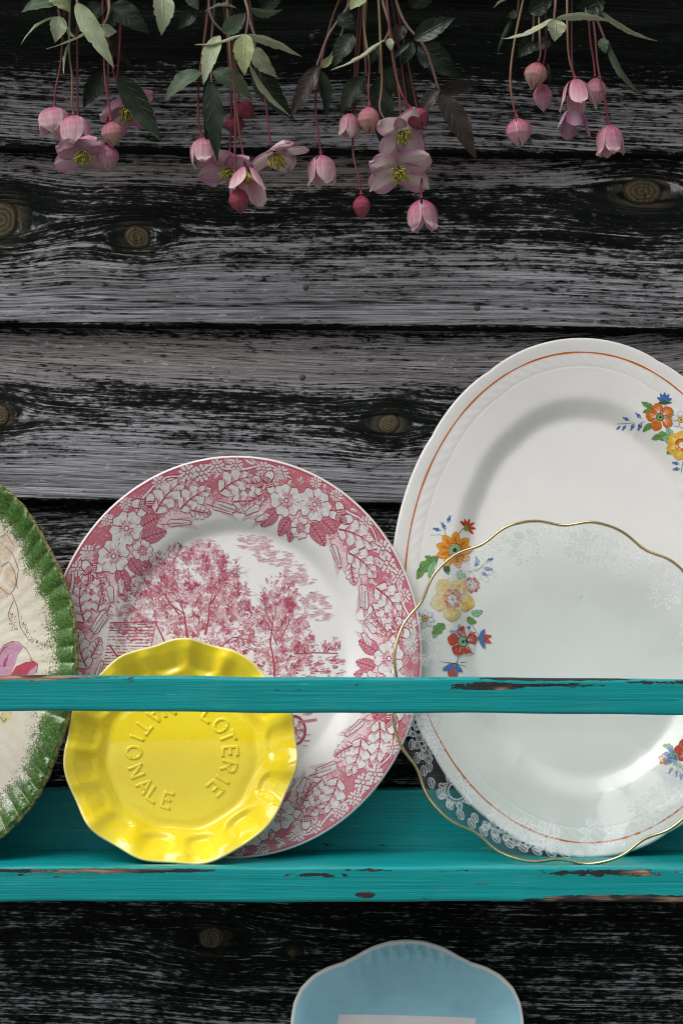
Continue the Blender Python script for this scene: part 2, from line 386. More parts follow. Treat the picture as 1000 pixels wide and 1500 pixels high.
# ------------------------------------------------------------------ the teal plate rack
FLOOR_Z = -0.2620
rack = empty('plate_rack', (0, 0.05, -0.70), 'teal painted wooden plate rack with chipped rails fixed to dark planks', 'plate rack')
def spot(x, z, px, py, rx, ry, a=1.0):
    c = P(px, py, 0); return a * np.exp(-(((x - c.x) / (rx * PXM)) ** 2 + ((z - c.z) / (ry * PXM)) ** 2) ** 2)
def wear_rail(x, y, z):
    top = np.exp(-((z - P(0, 992, 0).z) / 0.0022) ** 2) * 0.26 * (y < 0.004)
    w = top + spot(x, z, 30, 995, 80, 4.5, .9) + spot(x, z, 715, 1004, 62, 7, .62) + spot(x, z, 830, 1003, 70, 4, .52) + spot(x, z, 820, 993, 110, 2.5, .6)
    w = w + spot(x, z, 420, 1011, 45, 3, .34) + spot(x, z, 525, 1003, 14, 4, .42) + spot(x, z, 960, 998, 60, 3, .5) + spot(x, z, 190, 1001, 14, 7, .33)
    return np.where(y > 0.010, 0.15, w)
def wear_lip(x, y, z):
    e = np.exp(-((z - P(0, 1275, 0).z) / 0.0016) ** 2) * (y < 0.004)
    w = e * (0.30 + 0.10 * np.sin(x * 40) + 0.08 * np.sin(x * 97)) + spot(x, z, 140, 1276, 170, 4, .45) + spot(x, z, 870, 1281, 130, 5, .48)
    w = w + spot(x, z, 905, 1318, 135, 7.5, .95) + spot(x, z, 535, 1311, 17, 5, .95) + spot(x, z, 470, 1282, 60, 4, .5) + spot(x, z, 620, 1315, 14, 4, .35)
    w = w + spot(x, z, 60, 1283, 60, 3, .34) + spot(x, z, 700, 1295, 40, 2, .34)
    return np.where(y > 0.010, 0.1, w)
RX = 0.50
def tilt(o, deg, pivot):
    o.data.transform(Matrix.Translation(pivot) @ Matrix.Rotation(math.radians(deg), 4, 'Y') @ Matrix.Translation(-Vector(pivot))); return o
zr1, zr0 = P(0, 993, 0).z, P(0, 1044.5, 0).z
at_base(tilt(box_mesh('front_rail', (-RX, 0.0, zr0), (RX, 0.013, zr1), M_TEAL, rack, 0.0022, wear_rail), 0.29, (0, 0, zr0)), rack)
zl1, zl0 = P(0, 1270, 0).z, P(0, 1321.5, 0).z
at_base(box_mesh('shelf_lip', (-RX, 0.0, zl0), (RX, 0.0125, zl1), M_TEAL, rack, 0.0022, wear_lip), rack)
def wear_floor(x, y, z): return 0.10 + 0.12 * np.exp(-((y - 0.014) / 0.004) ** 2)
at_base(box_mesh('shelf_board', (-RX, 0.0127, FLOOR_Z - 0.016), (RX, 0.0935, FLOOR_Z), M_TEAL, rack, 0.001, wear_floor), rack)
def wear_back(x, y, z): return 0.04 + 0.16 * np.exp(-((z + 0.2585) / 0.004) ** 2)
at_base(box_mesh('back_board', (-RX, 0.0938, FLOOR_Z - 0.016), (RX, 0.106, P(0, 1157, 0.0938).z), M_TEAL, rack, 0.0015, wear_back), rack)
# lower tier, below the picture, that carries the blue dish
FLOOR2 = -0.5995
at_base(box_mesh('shelf_board', (-RX, 0.0127, FLOOR2 - 0.016), (RX, 0.0935, FLOOR2), M_TEAL, rack, 0.001, wear_floor, 120), rack)
at_base(box_mesh('shelf_lip', (-RX, 0.0, FLOOR2 - 0.022), (RX, 0.0125, FLOOR2 + 0.003), M_TEAL, rack, 0.002, None, 120), rack)
at_base(box_mesh('back_board', (-RX, 0.0938, FLOOR2 - 0.016), (RX, 0.106, FLOOR2 + 0.05), M_TEAL, rack, 0.0015, None, 120), rack)
for sx in (-1, 1):
    xa = sx * (RX + 0.0095)
    at_base(box_mesh('side_panel', (xa - 0.009, -0.001, -0.70), (xa + 0.009, 0.110, 0.02), M_TEAL, rack, 0.002, None, 8), rack)
# ------------------------------------------------------------------ plates
class Plate:
    """one dish: outline, front surface and lean; local x right, y up along the dish, z out towards the viewer"""
    def __init__(s, name, label, cat, cx_px, y_b, lean, ax, ay, Rf, surf, thick, mat, rim_mat=None, foot=0.55, floor=None, yaw=0.0, nth=360, nr=70, roll=0.0, rho=None, back_mat=None):
        s.ax, s.ay, s.Rf, s.surf = ax, ay, Rf, surf
        floor = FLOOR_Z if floor is None else floor
        a = math.radians(lean)
        th = np.linspace(0, 2 * np.pi, nth, endpoint=False)
        s.roll = math.radians(roll)
        if rho is None:
            rho = np.linspace(0, 1, nr) ** 0.85
        s.rho = rho; R = Rf(th)
        RR, TT = np.meshgrid(rho, th, indexing='ij'); Rm = R[None, :] * RR
        X, Y = Rm * ax * np.cos(TT), Rm * ay * np.sin(TT)
        Z = s.h(X, Y, RR, TT)
        # lowest point of the rim touches the shelf
        xe, ye, ze = X[-1], Y[-1], Z[-1]
        rot = Matrix.Rotation(math.radians(yaw), 4, 'Z') @ Matrix.Rotation(math.pi / 2 - a, 4, 'X') @ Matrix.Rotation(s.roll, 4, 'Z')
        r3 = np.array(rot.to_3x3())
        back_z = ze - thick
        low = min((np.stack([xe, ye, ze], -1) @ r3.T)[:, 2].min(), (np.stack([xe * 1.0, ye * 1.0, back_z], -1) @ r3.T)[:, 2].min())
        cz = floor - low + 0.0002
        cy = y_b + math.sin(a) * ay
        cx = (cx_px - 500) * S(cy)
        s.M = Matrix.Translation((cx, cy, cz)) @ rot
        s.Mi = s.M.inverted()
        root = bpy.data.objects.new(name, None); root.empty_display_size = 0.02
        link(root); tag(root, label, cat); root.matrix_world = s.M
        s.root = root
        # front, rounded edge, back with a foot ring
        n = len(th); rows = [np.stack([X, Y, Z], -1)]
        e = rows[0][-1]; dirn = np.stack([e[:, 0], e[:, 1], 0 * e[:, 0]], -1); dirn /= np.linalg.norm(dirn, axis=1)[:, None]
        edge = [e + dirn * thick * 0.28 + [0, 0, -thick * 0.12], e + dirn * thick * 0.42 + [0, 0, -thick * 0.45], e + dirn * thick * 0.28 + [0, 0, -thick * 0.85]]
        br = np.linspace(1, 0, 26); BR, BT = np.meshgrid(br, th, indexing='ij'); bm = R[None, :] * BR
        bx, by = bm * ax * np.cos(BT), bm * ay * np.sin(BT)
        bz = s.h(bx, by, BR, BT) - thick - 0.0035 * np.exp(-((BR - foot) / 0.035) ** 2)
        backg = np.stack([bx, by, bz], -1)
        allr = np.concatenate([rows[0], np.stack(edge), backg])
        f = grid_faces(allr.shape[0], n, close_m=True)
        mats = [mat, rim_mat or mat, back_mat or mat]; nr_ = len(rho)
        row = np.repeat(np.arange(allr.shape[0] - 1), n)
        mi = np.where(row < nr_ - 1, 0, np.where(row < nr_ + 3, 1, 2))
        dd = np.concatenate([((1 - RR) * np.hypot(X[-1], Y[-1])[None, :]).ravel(), np.zeros(3 * n), np.zeros(backg.shape[0] * n) ])
        s.body = mesh_obj('body', allr.reshape(-1, 3), f, mats, root, mat_idx=mi, attrs={'rimd': dd})
        s.Redge = lambda t: np.hypot(Rf(t) * ax * np.cos(t), Rf(t) * ay * np.sin(t))
    def polar(s, x, y):
        t = np.arctan2(y / s.ay, x / s.ax); r = np.hypot(x / s.ax, y / s.ay) / s.Rf(t); return r, t
    def h(s, x, y, r=None, t=None):
        x = np.asarray(x, float); y = np.asarray(y, float)
        if r is None: r, t = s.polar(x, y)
        R = s.Rf(t); L = np.hypot(R * s.ax * np.cos(t), R * s.ay * np.sin(t))
        return s.surf(r, (1 - r) * L, t, x, y)
    def normal(s, x, y):
        e = 2e-4
        gx = (s.h(x + e, y) - s.h(x - e, y)) / (2 * e); gy = (s.h(x, y + e) - s.h(x, y - e)) / (2 * e)
        n = np.stack([-gx, -gy, np.ones_like(gx)], -1); return n / np.linalg.norm(n, axis=1)[:, None]
    def from_px(s, pts):
        """photograph pixels -> dish plane, by meeting the dish surface along each line of sight"""
        pts = np.asarray(pts, float); Mi = np.array(s.Mi)
        o = Mi @ np.array([0, -D, 0, 1.0]); o = o[:3]
        d = np.stack([(pts[:, 0] - 500) * PXM, np.full(len(pts), D), (750 - pts[:, 1]) * PXM], -1) @ Mi[:3, :3].T
        z = np.zeros(len(pts))
        for _ in range(4):
            k = (z - o[2]) / d[:, 2]; xy = o[:2] + d[:, :2] * k[:, None]; z = s.h(xy[:, 0], xy[:, 1])
        return xy

class Decal:
    """print lying on a dish: flat shapes draped on its surface in layers a few hundredths of a millimetre thick"""
    def __init__(s, plate, T=None, off=0.00008):
        s.pl, s.T, s.off = plate, T, off; s.v = []; s.o = []; s.f = []; s.mi = []; s.mats = []; s.n = 0; s.uv = []
    def lay(s, d=0.000008): s.off += d
    def _add(s, pts, faces, mat, val=1.0):
        pts = np.asarray(pts, float)
        if mat not in s.mats: s.mats.append(mat)
        k = s.mats.index(mat)
        s.v.append(pts); s.o.append(np.full(len(pts), s.off)); s.uv.append(np.broadcast_to(np.asarray(val, float), (len(pts),)).copy())
        b = s.n
        for f in faces: s.f.append([b + i for i in f]); s.mi.append(k)
        s.n += len(pts)
        if s.T is not None: s.v[-1] = s.T(pts)
    def fan(s, pts, mat, c=None, ring=True):
        pts = np.asarray(pts, float); c = pts.mean(0) if c is None else np.asarray(c, float); n = len(pts)
        if ring:
            mid = c + (pts - c) * 0.5; V = np.concatenate([pts, mid, [c]])
            F = [(i, (i + 1) % n, n + (i + 1) % n, n + i) for i in range(n)] + [(n + i, n + (i + 1) % n, 2 * n) for i in range(n)]
        else:
            V = np.concatenate([pts, [c]]); F = [(i, (i + 1) % n, n) for i in range(n)]
        s._add(V, F, mat)
    def ell(s, cx, cy, rx, ry, rot, mat, n=12, ring=False):
        a = np.linspace(0, 2 * np.pi, n, endpoint=False); c, q = math.cos(rot), math.sin(rot)
        x, y = rx * np.cos(a), ry * np.sin(a)
        s.fan(np.stack([cx + x * c - y * q, cy + x * q + y * c], -1), mat, (cx, cy), ring)
    def line(s, pts, w, mat):
        pts = np.asarray(pts, float); n = len(pts)
        if n < 2: return
        t = np.gradient(pts, axis=0); t /= (np.linalg.norm(t, axis=1)[:, None] + 1e-12); nn = np.stack([-t[:, 1], t[:, 0]], -1)
        w = np.broadcast_to(np.asarray(w, float), (n,))[:, None] / 2
        V = np.concatenate([pts + nn * w, pts - nn * w]); s._add(V, [(i, i + 1, n + i + 1, n + i) for i in range(n - 1)], mat)
    def arc(s, cx, cy, rx, ry, w, mat, a0=0, a1=2 * math.pi, rot=0.0, n=20):
        a = np.linspace(a0, a1, n); x, y = rx * np.cos(a), ry * np.sin(a); c, q = math.cos(rot), math.sin(rot)
        s.line(np.stack([cx + x * c - y * q, cy + x * q + y * c], -1), w, mat)
    def leaf(s, p0, p1, w, mat, bend=0.0, lobes=0, depth=0.35, n=15, grow=0.0, blunt=0.8):
        p0, p1 = np.asarray(p0, float), np.asarray(p1, float); a = p1 - p0; L = np.hypot(*a); a = a / L; q = np.array([-a[1], a[0]])
        u = np.linspace(0, 1, n); mid = p0 + np.outer(u * (L + 2 * grow) - grow, a) + np.outer(np.sin(np.pi * u) * bend * L, q)
        prof = np.sin(np.pi * np.clip(u, 0, 1) ** blunt) ** 0.8
        if lobes: prof = prof * (1 - depth * (1 - np.abs(np.sin(np.pi * lobes * u)) ** 0.65)) + 0.04
        ww = (prof * w / 2 + grow)[:, None]
        V = np.concatenate([mid + q * ww, mid, mid - q * ww])
        F = [(i, i + 1, n + i + 1, n + i) for i in range(n - 1)] + [(n + i, n + i + 1, 2 * n + i + 1, 2 * n + i) for i in range(n - 1)]
        s._add(V, F, mat); return mid, q
    def build(s, name, parent=None, label=None):
        if not s.n: return
        xy = np.concatenate(s.v); off = np.concatenate(s.o); nr = s.pl.normal(xy[:, 0], xy[:, 1])
        z = s.pl.h(xy[:, 0], xy[:, 1]); V = np.stack([xy[:, 0], xy[:, 1], z], -1) + nr * off[:, None]
        # make every face look outwards
        F = []
        for f in s.f:
            a, b, c = xy[f[0]], xy[f[1]], xy[f[2]]
            ar = (b[0] - a[0]) * (c[1] - a[1]) - (b[1] - a[1]) * (c[0] - a[0])
            if abs(ar) < 1e-14 and len(f) == 4:
                c = xy[f[3]]; ar = (b[0] - a[0]) * (c[1] - a[1]) - (b[1] - a[1]) * (c[0] - a[0])
            F.append(f if ar >= 0 else f[::-1])
        o = mesh_obj(name, V, F, s.mats, parent or s.pl.root, mat_idx=s.mi, attrs={'fade': np.concatenate(s.uv)}, normals=nr)
        if label: o['label'] = label
        return o

W_CREAM = glaze('cream ironstone glaze', (0.79, 0.787, 0.765), 0.09)
W_COOL = glaze('cool white glaze', (0.78, 0.78, 0.775), 0.07)
one = lambda t: np.ones_like(t)

# ---- big oval platter (behind)
def R_platter(t):
    # long shallow brackets with small nicks between them
    out = np.full_like(np.asarray(t, float), 1.004)
    for a in (66, 119, 142, 38, -66, -119, -142, -38):
        q = np.abs((np.asarray(t) - math.radians(a) + np.pi) % (2 * np.pi) - np.pi); out = out - 0.0055 * np.exp(-(q / 0.045)) - 0.002 * np.exp(-(q / 0.16) ** 2)
    return out
pp = smooth_profile([-0.01, 0.0, 0.006, 0.0105, 0.020, 0.045, 0.060, 0.25], [0.0002, 0.0, -0.0010, -0.0020, -0.0034, -0.0066, -0.0150, -0.0160], 0.0026)
def s_platter(r, d, t, x, y):
    g = np.exp(-((d - 0.0155) / 0.0034) ** 4)
    s_ = t * 96 + d * 700
    return pp(d) + g * (0.00012 + 0.00007 * np.sin(s_)) - 0.00012 * np.exp(-((d - 0.0205) / 0.0008) ** 2)
rho_p = np.concatenate([np.linspace(0, 0.55, 20), np.linspace(0.56, 0.88, 60), np.linspace(0.885, 1.0, 60)])
platter = Plate('oval_platter', 'large cream oval platter with orange line and bright flower sprays behind the glass plate', 'platter', 856, 0.060, 7.6, 0.1480, 0.1992, R_platter, s_platter, 0.0042, W_CREAM, nth=720, rho=rho_p)

def ink(name, c, r=0.12): return plain(name, c, r)
C_OR = ink('orange enamel', (0.66, 0.165, 0.012)); C_YE = ink('yellow enamel', (0.80, 0.49, 0.045)); C_GOLD = ink('amber enamel', (0.80, 0.36, 0.015))
C_RED = ink('vermilion enamel', (0.56, 0.055, 0.015)); C_BLUE = ink('blue enamel', (0.065, 0.16, 0.45)); C_LBLUE = ink('pale blue enamel', (0.25, 0.38, 0.62))
C_GRN = ink('leaf green enamel', (0.16, 0.34, 0.08)); C_DGRN = ink('dark green enamel', (0.045, 0.115, 0.035)); C_MINT = ink('mint enamel', (0.30, 0.56, 0.33))
C_DK = ink('brown outline enamel', (0.055, 0.030, 0.018)); C_WH = ink('white enamel', (0.78, 0.77, 0.73)); C_PALEY = ink('pale yellow enamel', (0.80, 0.62, 0.18))

# orange line follows the rim
dl = Decal(platter)
tt = np.linspace(0, 2 * np.pi, 900)
def ring_pts(pl, d, tt):
    r0 = 1 - d / np.array([pl.Redge(q) for q in tt])
    R = pl.Rf(tt) * 0 + 1.0
    return np.stack([r0 * R * pl.ax * np.cos(tt), r0 * R * pl.ay * np.sin(tt)], -1)
dl.line(ring_pts(platter, 0.0090, tt), 0.00120 + 0.00035 * np.sin(tt * 9) * np.sin(tt * 23 + 1), C_OR)
dl.build('orange_line')

def petals(d, cx, cy, r, n, w, mat, edge, rot=0.0, inner=0.2, inmat=None, centre=None, cmat=None, spikes=None, squash=1.0):
    """a painted flower: n petals with a dark outline, optional inner flame and centre"""
    L = lambda a, q: (cx + math.cos(a) * q, cy + math.sin(a) * q * squash)
    ang = [rot + 2 * math.pi * k / n + 0.08 * math.sin(k * 5) for k in range(n)]
    for a in ang: d.leaf(L(a, r * inner), L(a, r), w, edge, grow=0.45, blunt=1.15)
    d.lay()
    for a in ang: d.leaf(L(a, r * inner), L(a, r), w, mat, blunt=1.15)
    d.lay()
    if inmat:
        for a in ang: d.leaf(L(a, r * inner), L(a, r * 0.78), w * 0.42, inmat, blunt=1.1)
    if spikes:
        for a in ang:
            for q in (-0.22, 0, 0.22): d.line([L(a + q * 0.6, r * 0.3), L(a + q, r * 0.72)], [1.0, 0.5], spikes)
    d.lay()
    if centre:
        d.ell(cx, cy, centre * 1.15, centre * 1.15 * squash, 0, C_DK, 14); d.lay(); d.ell(cx, cy, centre, centre * squash, 0, cmat, 14); d.lay()
        d.ell(cx + 0.5, cy, centre * 0.35, centre * 0.35, 0, C_DK, 8); d.lay()

def bells(d, pts, stem):
    d.line(stem, 0.9, C_GRN); d.lay()
    for (x, y, a, q) in pts:
        d.leaf((x, y), (x + q * math.cos(a), y + q * math.sin(a)), q * 0.62, C_BLUE, blunt=1.3); d.lay()
        d.leaf((x + 1, y), (x + q * 0.6 * math.cos(a), y + q * 0.6 * math.sin(a)), q * 0.25, C_LBLUE); d.lay(-0.000003)
        for da in (-0.6, 0, 0.6):
            ex, ey = x + q * 0.95 * math.cos(a), y + q * 0.95 * math.sin(a)
            d.line([(ex, ey), (ex + q * 0.42 * math.cos(a + da), ey + q * 0.42 * math.sin(a + da))], [1.5, 0.3], C_BLUE)

def frond(d, p0, p1, w, mat=None, vein=None, bend=0.1, lobes=3):
    d.leaf(p0, p1, w, C_DGRN, bend, lobes, 0.5, 21, 0.4); d.lay()
    mid, q = d.leaf(p0, p1, w, mat or C_GRN, bend, lobes, 0.5, 21); d.lay()
    d.line(mid[1:-2], 0.7, vein or C_DGRN)

def spray_a(d):
    """tall spray: amber star, yellow primrose, vermilion flowers"""
    bells(d, [(652, 776, -2.0, 9), (655, 766, -1.2, 9), (645, 777, 3.4, 9)], [(655, 792), (650, 775), (644, 764)])
    d.line([(668, 786), (676, 776), (681, 772)], 0.9, C_DGRN)
    for a in (-2.3, -1.8, -1.25, -0.6, 0.1, 0.75): d.leaf((683, 773), (683 + 14 * math.cos(a), 773 + 14 * math.sin(a)), 4.2, C_RED, blunt=1.2)
    d.lay(); d.ell(682, 774, 3.6, 4.5, 0, C_GRN, 10)
    d.line([(656, 790), (644, 783), (630, 784)], 0.7, C_MINT); d.lay()
    frond(d, (640, 818), (610, 848), 17); frond(d, (641, 818), (622, 815), 9, bend=-0.1, lobes=2); frond(d, (637, 822), (630, 850), 10, C_MINT)
    frond(d, (669, 838), (682, 845), 12, C_MINT, lobes=2)
    d.leaf((652, 826), (656, 842), 10, C_DGRN); d.lay()
    petals(d, 665, 806, 27, 9, 12, C_GOLD, C_RED, -0.05, 0.25, C_OR, 9.5, C_MINT)
    bells(d, [(694, 830, -0.9, 9), (700, 826, -1.9, 9), (708, 832, 0.2, 10), (704, 838, 0.5, 9), (712, 822, -0.4, 8)], [(686, 838), (700, 834), (714, 822)])
    petals(d, 690, 857, 12, 9, 6, C_RED, C_DK, 0.3, 0.25, None, 3.6, C_WH, C_WH)
    frond(d, (690, 898), (706, 895), 10, C_MINT); frond(d, (684, 905), (697, 912), 10); frond(d, (650, 914), (634, 934), 15, C_GRN)
    # white daisy, half lost in the glaze
    petals(d, 622, 906, 14, 8, 6, C_WH, C_LBLUE, 0.2, 0.3, None, 4.2, C_GOLD)
    petals(d, 662, 877, 33, 5, 25, C_PALEY, C_GOLD, -2.2, 0.2, C_YE, None, None)
    for k in range(6): a = k * 1.047; d.ell(662 + 8.5 * math.cos(a), 877 + 10 * math.sin(a), 5.4, 5.8, a, C_RED, 10)
    d.lay()
    for k in range(6): a = k * 1.047 + .5; d.ell(662 + 4.5 * math.cos(a), 878 + 5 * math.sin(a), 2.6, 2.6, a, C_WH, 8)
    d.lay(); d.ell(662, 878, 2, 2, 0, C_DGRN, 8); d.lay()
    for a in (-2.6, -1.8, -1.0, -0.4, 0.5, 1.0): d.leaf((676, 932), (676 + 22 * math.cos(a), 935 + 22 * math.sin(a)), 8, C_LBLUE if a < -1 else C_BLUE)
    d.lay()
    petals(d, 677, 940, 23, 5, 19, C_RED, C_WH, 0.9, 0.2, None, 7, C_MINT, C_WH)
    d.line([(690, 915), (697, 925), (702, 932)], 0.8, C_GRN)
    for a in (-1.2, -0.3, 0.4, 1.2): d.leaf((703, 934), (703 + 18 * math.cos(a), 936 + 16 * math.sin(a)), 7, C_RED if abs(a) < 1 else C_BLUE)
    d.lay(); d.ell(704, 935, 5, 5, 0, C_BLUE, 10); d.lay()
    d.line([(672, 958), (668, 972)], 0.8, C_DGRN)
    for a in (-2.9, -0.2, 0.4, 2.6): d.line([(664, 972), (664 + 20 * math.cos(a), 972 + 12 * math.sin(a))], [1.6, 0.4], C_DGRN)
    for a in (2.6, 2.0, 1.2, 0.7): d.leaf((663, 974), (663 + 18 * math.cos(a), 974 + 16 * math.sin(a)), 8, C_BLUE)
    d.lay()
    for a in (1.9, 1.3): d.leaf((663, 980), (663 + 16 * math.cos(a), 982 + 16 * math.sin(a)), 9, C_RED)

def spray_b(d):
    """corner spray: blue bells, vermilion star, daisy, yellow flower"""
    bells(d, [(938, 613, -2.3, 9), (921, 616, 3.6, 8), (939, 619, 2.0, 10), (928, 620, 2.0, 9), (916, 623, 2.2, 7), (908, 624, 2.4, 6)], [(958, 618), (940, 618), (920, 620), (903, 621)])
    frond(d, (955, 604), (939, 589), 9, lobes=2); frond(d, (953, 603), (951, 591), 6, lobes=2); frond(d, (955, 603), (941, 604), 7, lobes=2)
    frond(d, (957, 622), (941, 632), 8, lobes=0)
    for a in (-2.7, -2.1, -1.5, -0.9, -0.3): d.leaf((972, 588), (972 + 12 * math.cos(a), 588 + 14 * math.sin(a)), 5.5, C_BLUE)
    d.lay(); d.leaf((963, 590), (984, 590), 5, C_DGRN); d.line([(973, 591), (974, 600)], 0.9, C_DGRN); d.lay()
    frond(d, (978, 612), (984, 600), 7); frond(d, (984, 640), (954, 643), 13); frond(d, (980, 640), (976, 627), 11, C_MINT); frond(d, (985, 650), (969, 640), 11, C_MINT)
    petals(d, 966, 611, 21, 5, 15, C_OR, C_RED, -1.85, 0.2, None, 5.2, C_GRN, C_WH)
    petals(d, 996, 615, 13, 6, 8, C_WH, C_LBLUE, 0.3, 0.25, None, 3.8, C_YE)
    frond(d, (986, 660), (976, 664), 8)
    petals(d, 997, 652, 22, 6, 18, C_YE, C_GOLD, -1.4, 0.2, C_PALEY, 8.5, C_OR)
    d.ell(998, 652, 4.5, 4.5, 0, C_WH, 10)
    bells(d, [(994, 679, 3.3, 8), (995, 686, 3.0, 8)], [(999, 676), (997, 692)])

def spray_c(d):
    """low spray, partly seen through the glass"""
    frond(d, (985, 1098), (970, 1092), 9, C_GRN); frond(d, (986, 1112), (974, 1120), 9); frond(d, (985, 1105), (999, 1125), 11, C_MINT)
    petals(d, 972, 1112, 9, 6, 6, C_RED, C_WH, 0.3, 0.2, None, 2.5, C_GRN, C_WH)
    petals(d, 984, 1106, 13, 6, 7, C_BLUE, C_LBLUE, 0.1, 0.2, None, 3.5, C_MINT)
    petals(d, 1004, 1100, 18, 6, 14, C_RED, C_WH, 0.1, 0.2, None, 5, C_MINT, C_WH)
    bells(d, [(984, 1124, 2.1, 8), (990, 1128, 1.6, 8), (996, 1132, 1.5, 8)], [(986, 1116), (992, 1128), (1000, 1136)])
    petals(d, 1015, 1122, 18, 5, 14, C_YE, C_GOLD, 0.4, 0.2, None, 5, C_OR)

for fn in (spray_a, spray_b, spray_c):
    d = Decal(platter, platter.from_px); d.off = 0.0001; fn(d); d.build('flower_spray')

# ---- pink transfer-printed oval plate
pk = smooth_profile([-0.01, 0.0, 0.004, 0.034, 0.046, 0.056, 0.2], [0.0012, 0.0, -0.0008, -0.0095, -0.0135, -0.0195, -0.0205], 0.002)
W_PLATE = glaze('white earthenware glaze', (0.78, 0.775, 0.775), 0.06)
pink = Plate('transferware_plate', 'oval white plate with pink oak leaf border and cottage landscape print', 'plate', 343.5, 0.055, 6.5, 0.1425, 0.1530, one, lambda r, d, t, x, y: pk(d), 0.0030, W_PLATE, nth=480, nr=110, roll=-1.5)
def stipple():
    t = NT('pink stippled ground'); oc = t.objco(); f = t.attr('fade')
    n = t.noise(oc, 850, 2, 0.6); n2 = t.noise(oc, 180, 3)
    v = t.math('ADD', t.math('MULTIPLY', n, 0.75), t.math('MULTIPLY', n2, 0.25))
    m = t.rng(t.math('ADD', v, t.math('MULTIPLY', t.math('SUBTRACT', f, 0.5), 0.42)), 0.42, 0.56)
    return t.set(color=t.mix(m, (0.75, 0.58, 0.61), (0.53, 0.15, 0.195)), rough=0.07)
K_GR = stipple()
K_RED = ink('deep rose print', (0.44, 0.065, 0.11), 0.07); K_MID = ink('rose print', (0.57, 0.19, 0.25), 0.07)
K_PALE = ink('pale rose print', (0.70, 0.42, 0.46), 0.07); K_FAINT = ink('faint rose print', (0.745, 0.60, 0.62), 0.07); K_WH = ink('reserved white', (0.77, 0.765, 0.765), 0.07)
ARC, BAND = 150.0, 47.0
def border_map(th0):
    def T(p):
        p = np.asarray(p, float); th = th0 - p[:, 0] / ARC * math.radians(72)
        r = 0.705 + 0.293 * p[:, 1] / BAND
        return np.stack([r * pink.ax * np.cos(th), r * pink.ay * np.sin(th)], -1)
    return T
gd = Decal(pink)                                   # the tinted ground ring
nt_ = 480; tt = np.linspace(0, 2 * np.pi, nt_, endpoint=False); rr = np.linspace(0.745, 0.9975, 9)
RRg, TTg = np.meshgrid(rr, tt, indexing='ij')
fade = sstep(RRg, 0.735 + 0.02 * np.sin(TTg * 25) + 0.015 * np.sin(TTg * 61), 0.86)
gd._add(np.stack([RRg * pink.ax * np.cos(TTg), RRg * pink.ay * np.sin(TTg)], -1).reshape(-1, 2), grid_faces(9, nt_, close_m=True).tolist(), K_GR, fade.ravel() * 0.80)
gd.build('border_ground')
bd = Decal(pink); bd.off = 0.00011
B0 = bd.off
def outl(fn, lay=2):
    fn(True); fn(False)
def oak(p0, p1, w, bend=0.0, side=1):
    bd.off = B0 + 0.00006; bd.leaf(p0, p1, w, K_RED, bend, 4, 0.55, 49, 0.6)
    bd.off += 0.00003; mid, q = bd.leaf(p0, p1, w, K_WH, bend, 4, 0.55, 49)
    bd.off += 0.00003; bd.line(mid[1:-3], np.linspace(1.6, 0.6, len(mid) - 4), K_RED)
    n = len(mid); L = np.hypot(*(np.array(p1) - np.array(p0))); a = (np.array(p1) - np.array(p0)) / L
    for k in range(4):
        u = 0.20 + 0.2 * k; m = mid[int(u * n)]
        for sg in (1, -1):
            e = m + a * L * 0.12 + q * sg * w * (0.30 - 0.05 * k)
            bd.line([m, (m + e) / 2 + q * sg * 0.4, e], [1.1, 0.9, 0.35], K_RED)
            bd.line([m + a * 1.0 + q * sg * .5, m + a * L * .10 + q * sg * w * .16, m + a * L * .13 + q * sg * w * .24], [1.6, 1.3, .3], K_PALE)
            bd.line([m + a * 2, (m + a * 3 + e) / 2, e + a * 2.2 - q * sg * 1.2], [0.5, 0.4, 0.2], K_MID)
def roseleaf(p0, p1, w):
    bd.off = B0 + 0.00008; bd.leaf(p0, p1, w, K_RED, 0, 9, 0.14, 33, 0.4, 0.75)
    bd.off += 0.00003; mid, q = bd.leaf(p0, p1, w, K_MID, 0, 9, 0.14, 33, 0, 0.75)
    bd.off += 0.00003; L = np.hypot(*(np.array(p1) - np.array(p0))); a = (np.array(p1) - np.array(p0)) / L; n = len(mid)
    bd.line(mid, 0.8, K_RED)
    for k in range(5):
        m = mid[int((0.12 + 0.16 * k) * n)]
        for sg in (1, -1):
            bd.line([m, m + a * L * 0.13 + q * sg * w * 0.33], [0.5, 0.25], K_RED)
            bd.line([m + a * L * 0.06 + q * sg * w * 0.06, m + a * L * 0.15 + q * sg * w * 0.24], [0.9, 0.4], K_PALE)
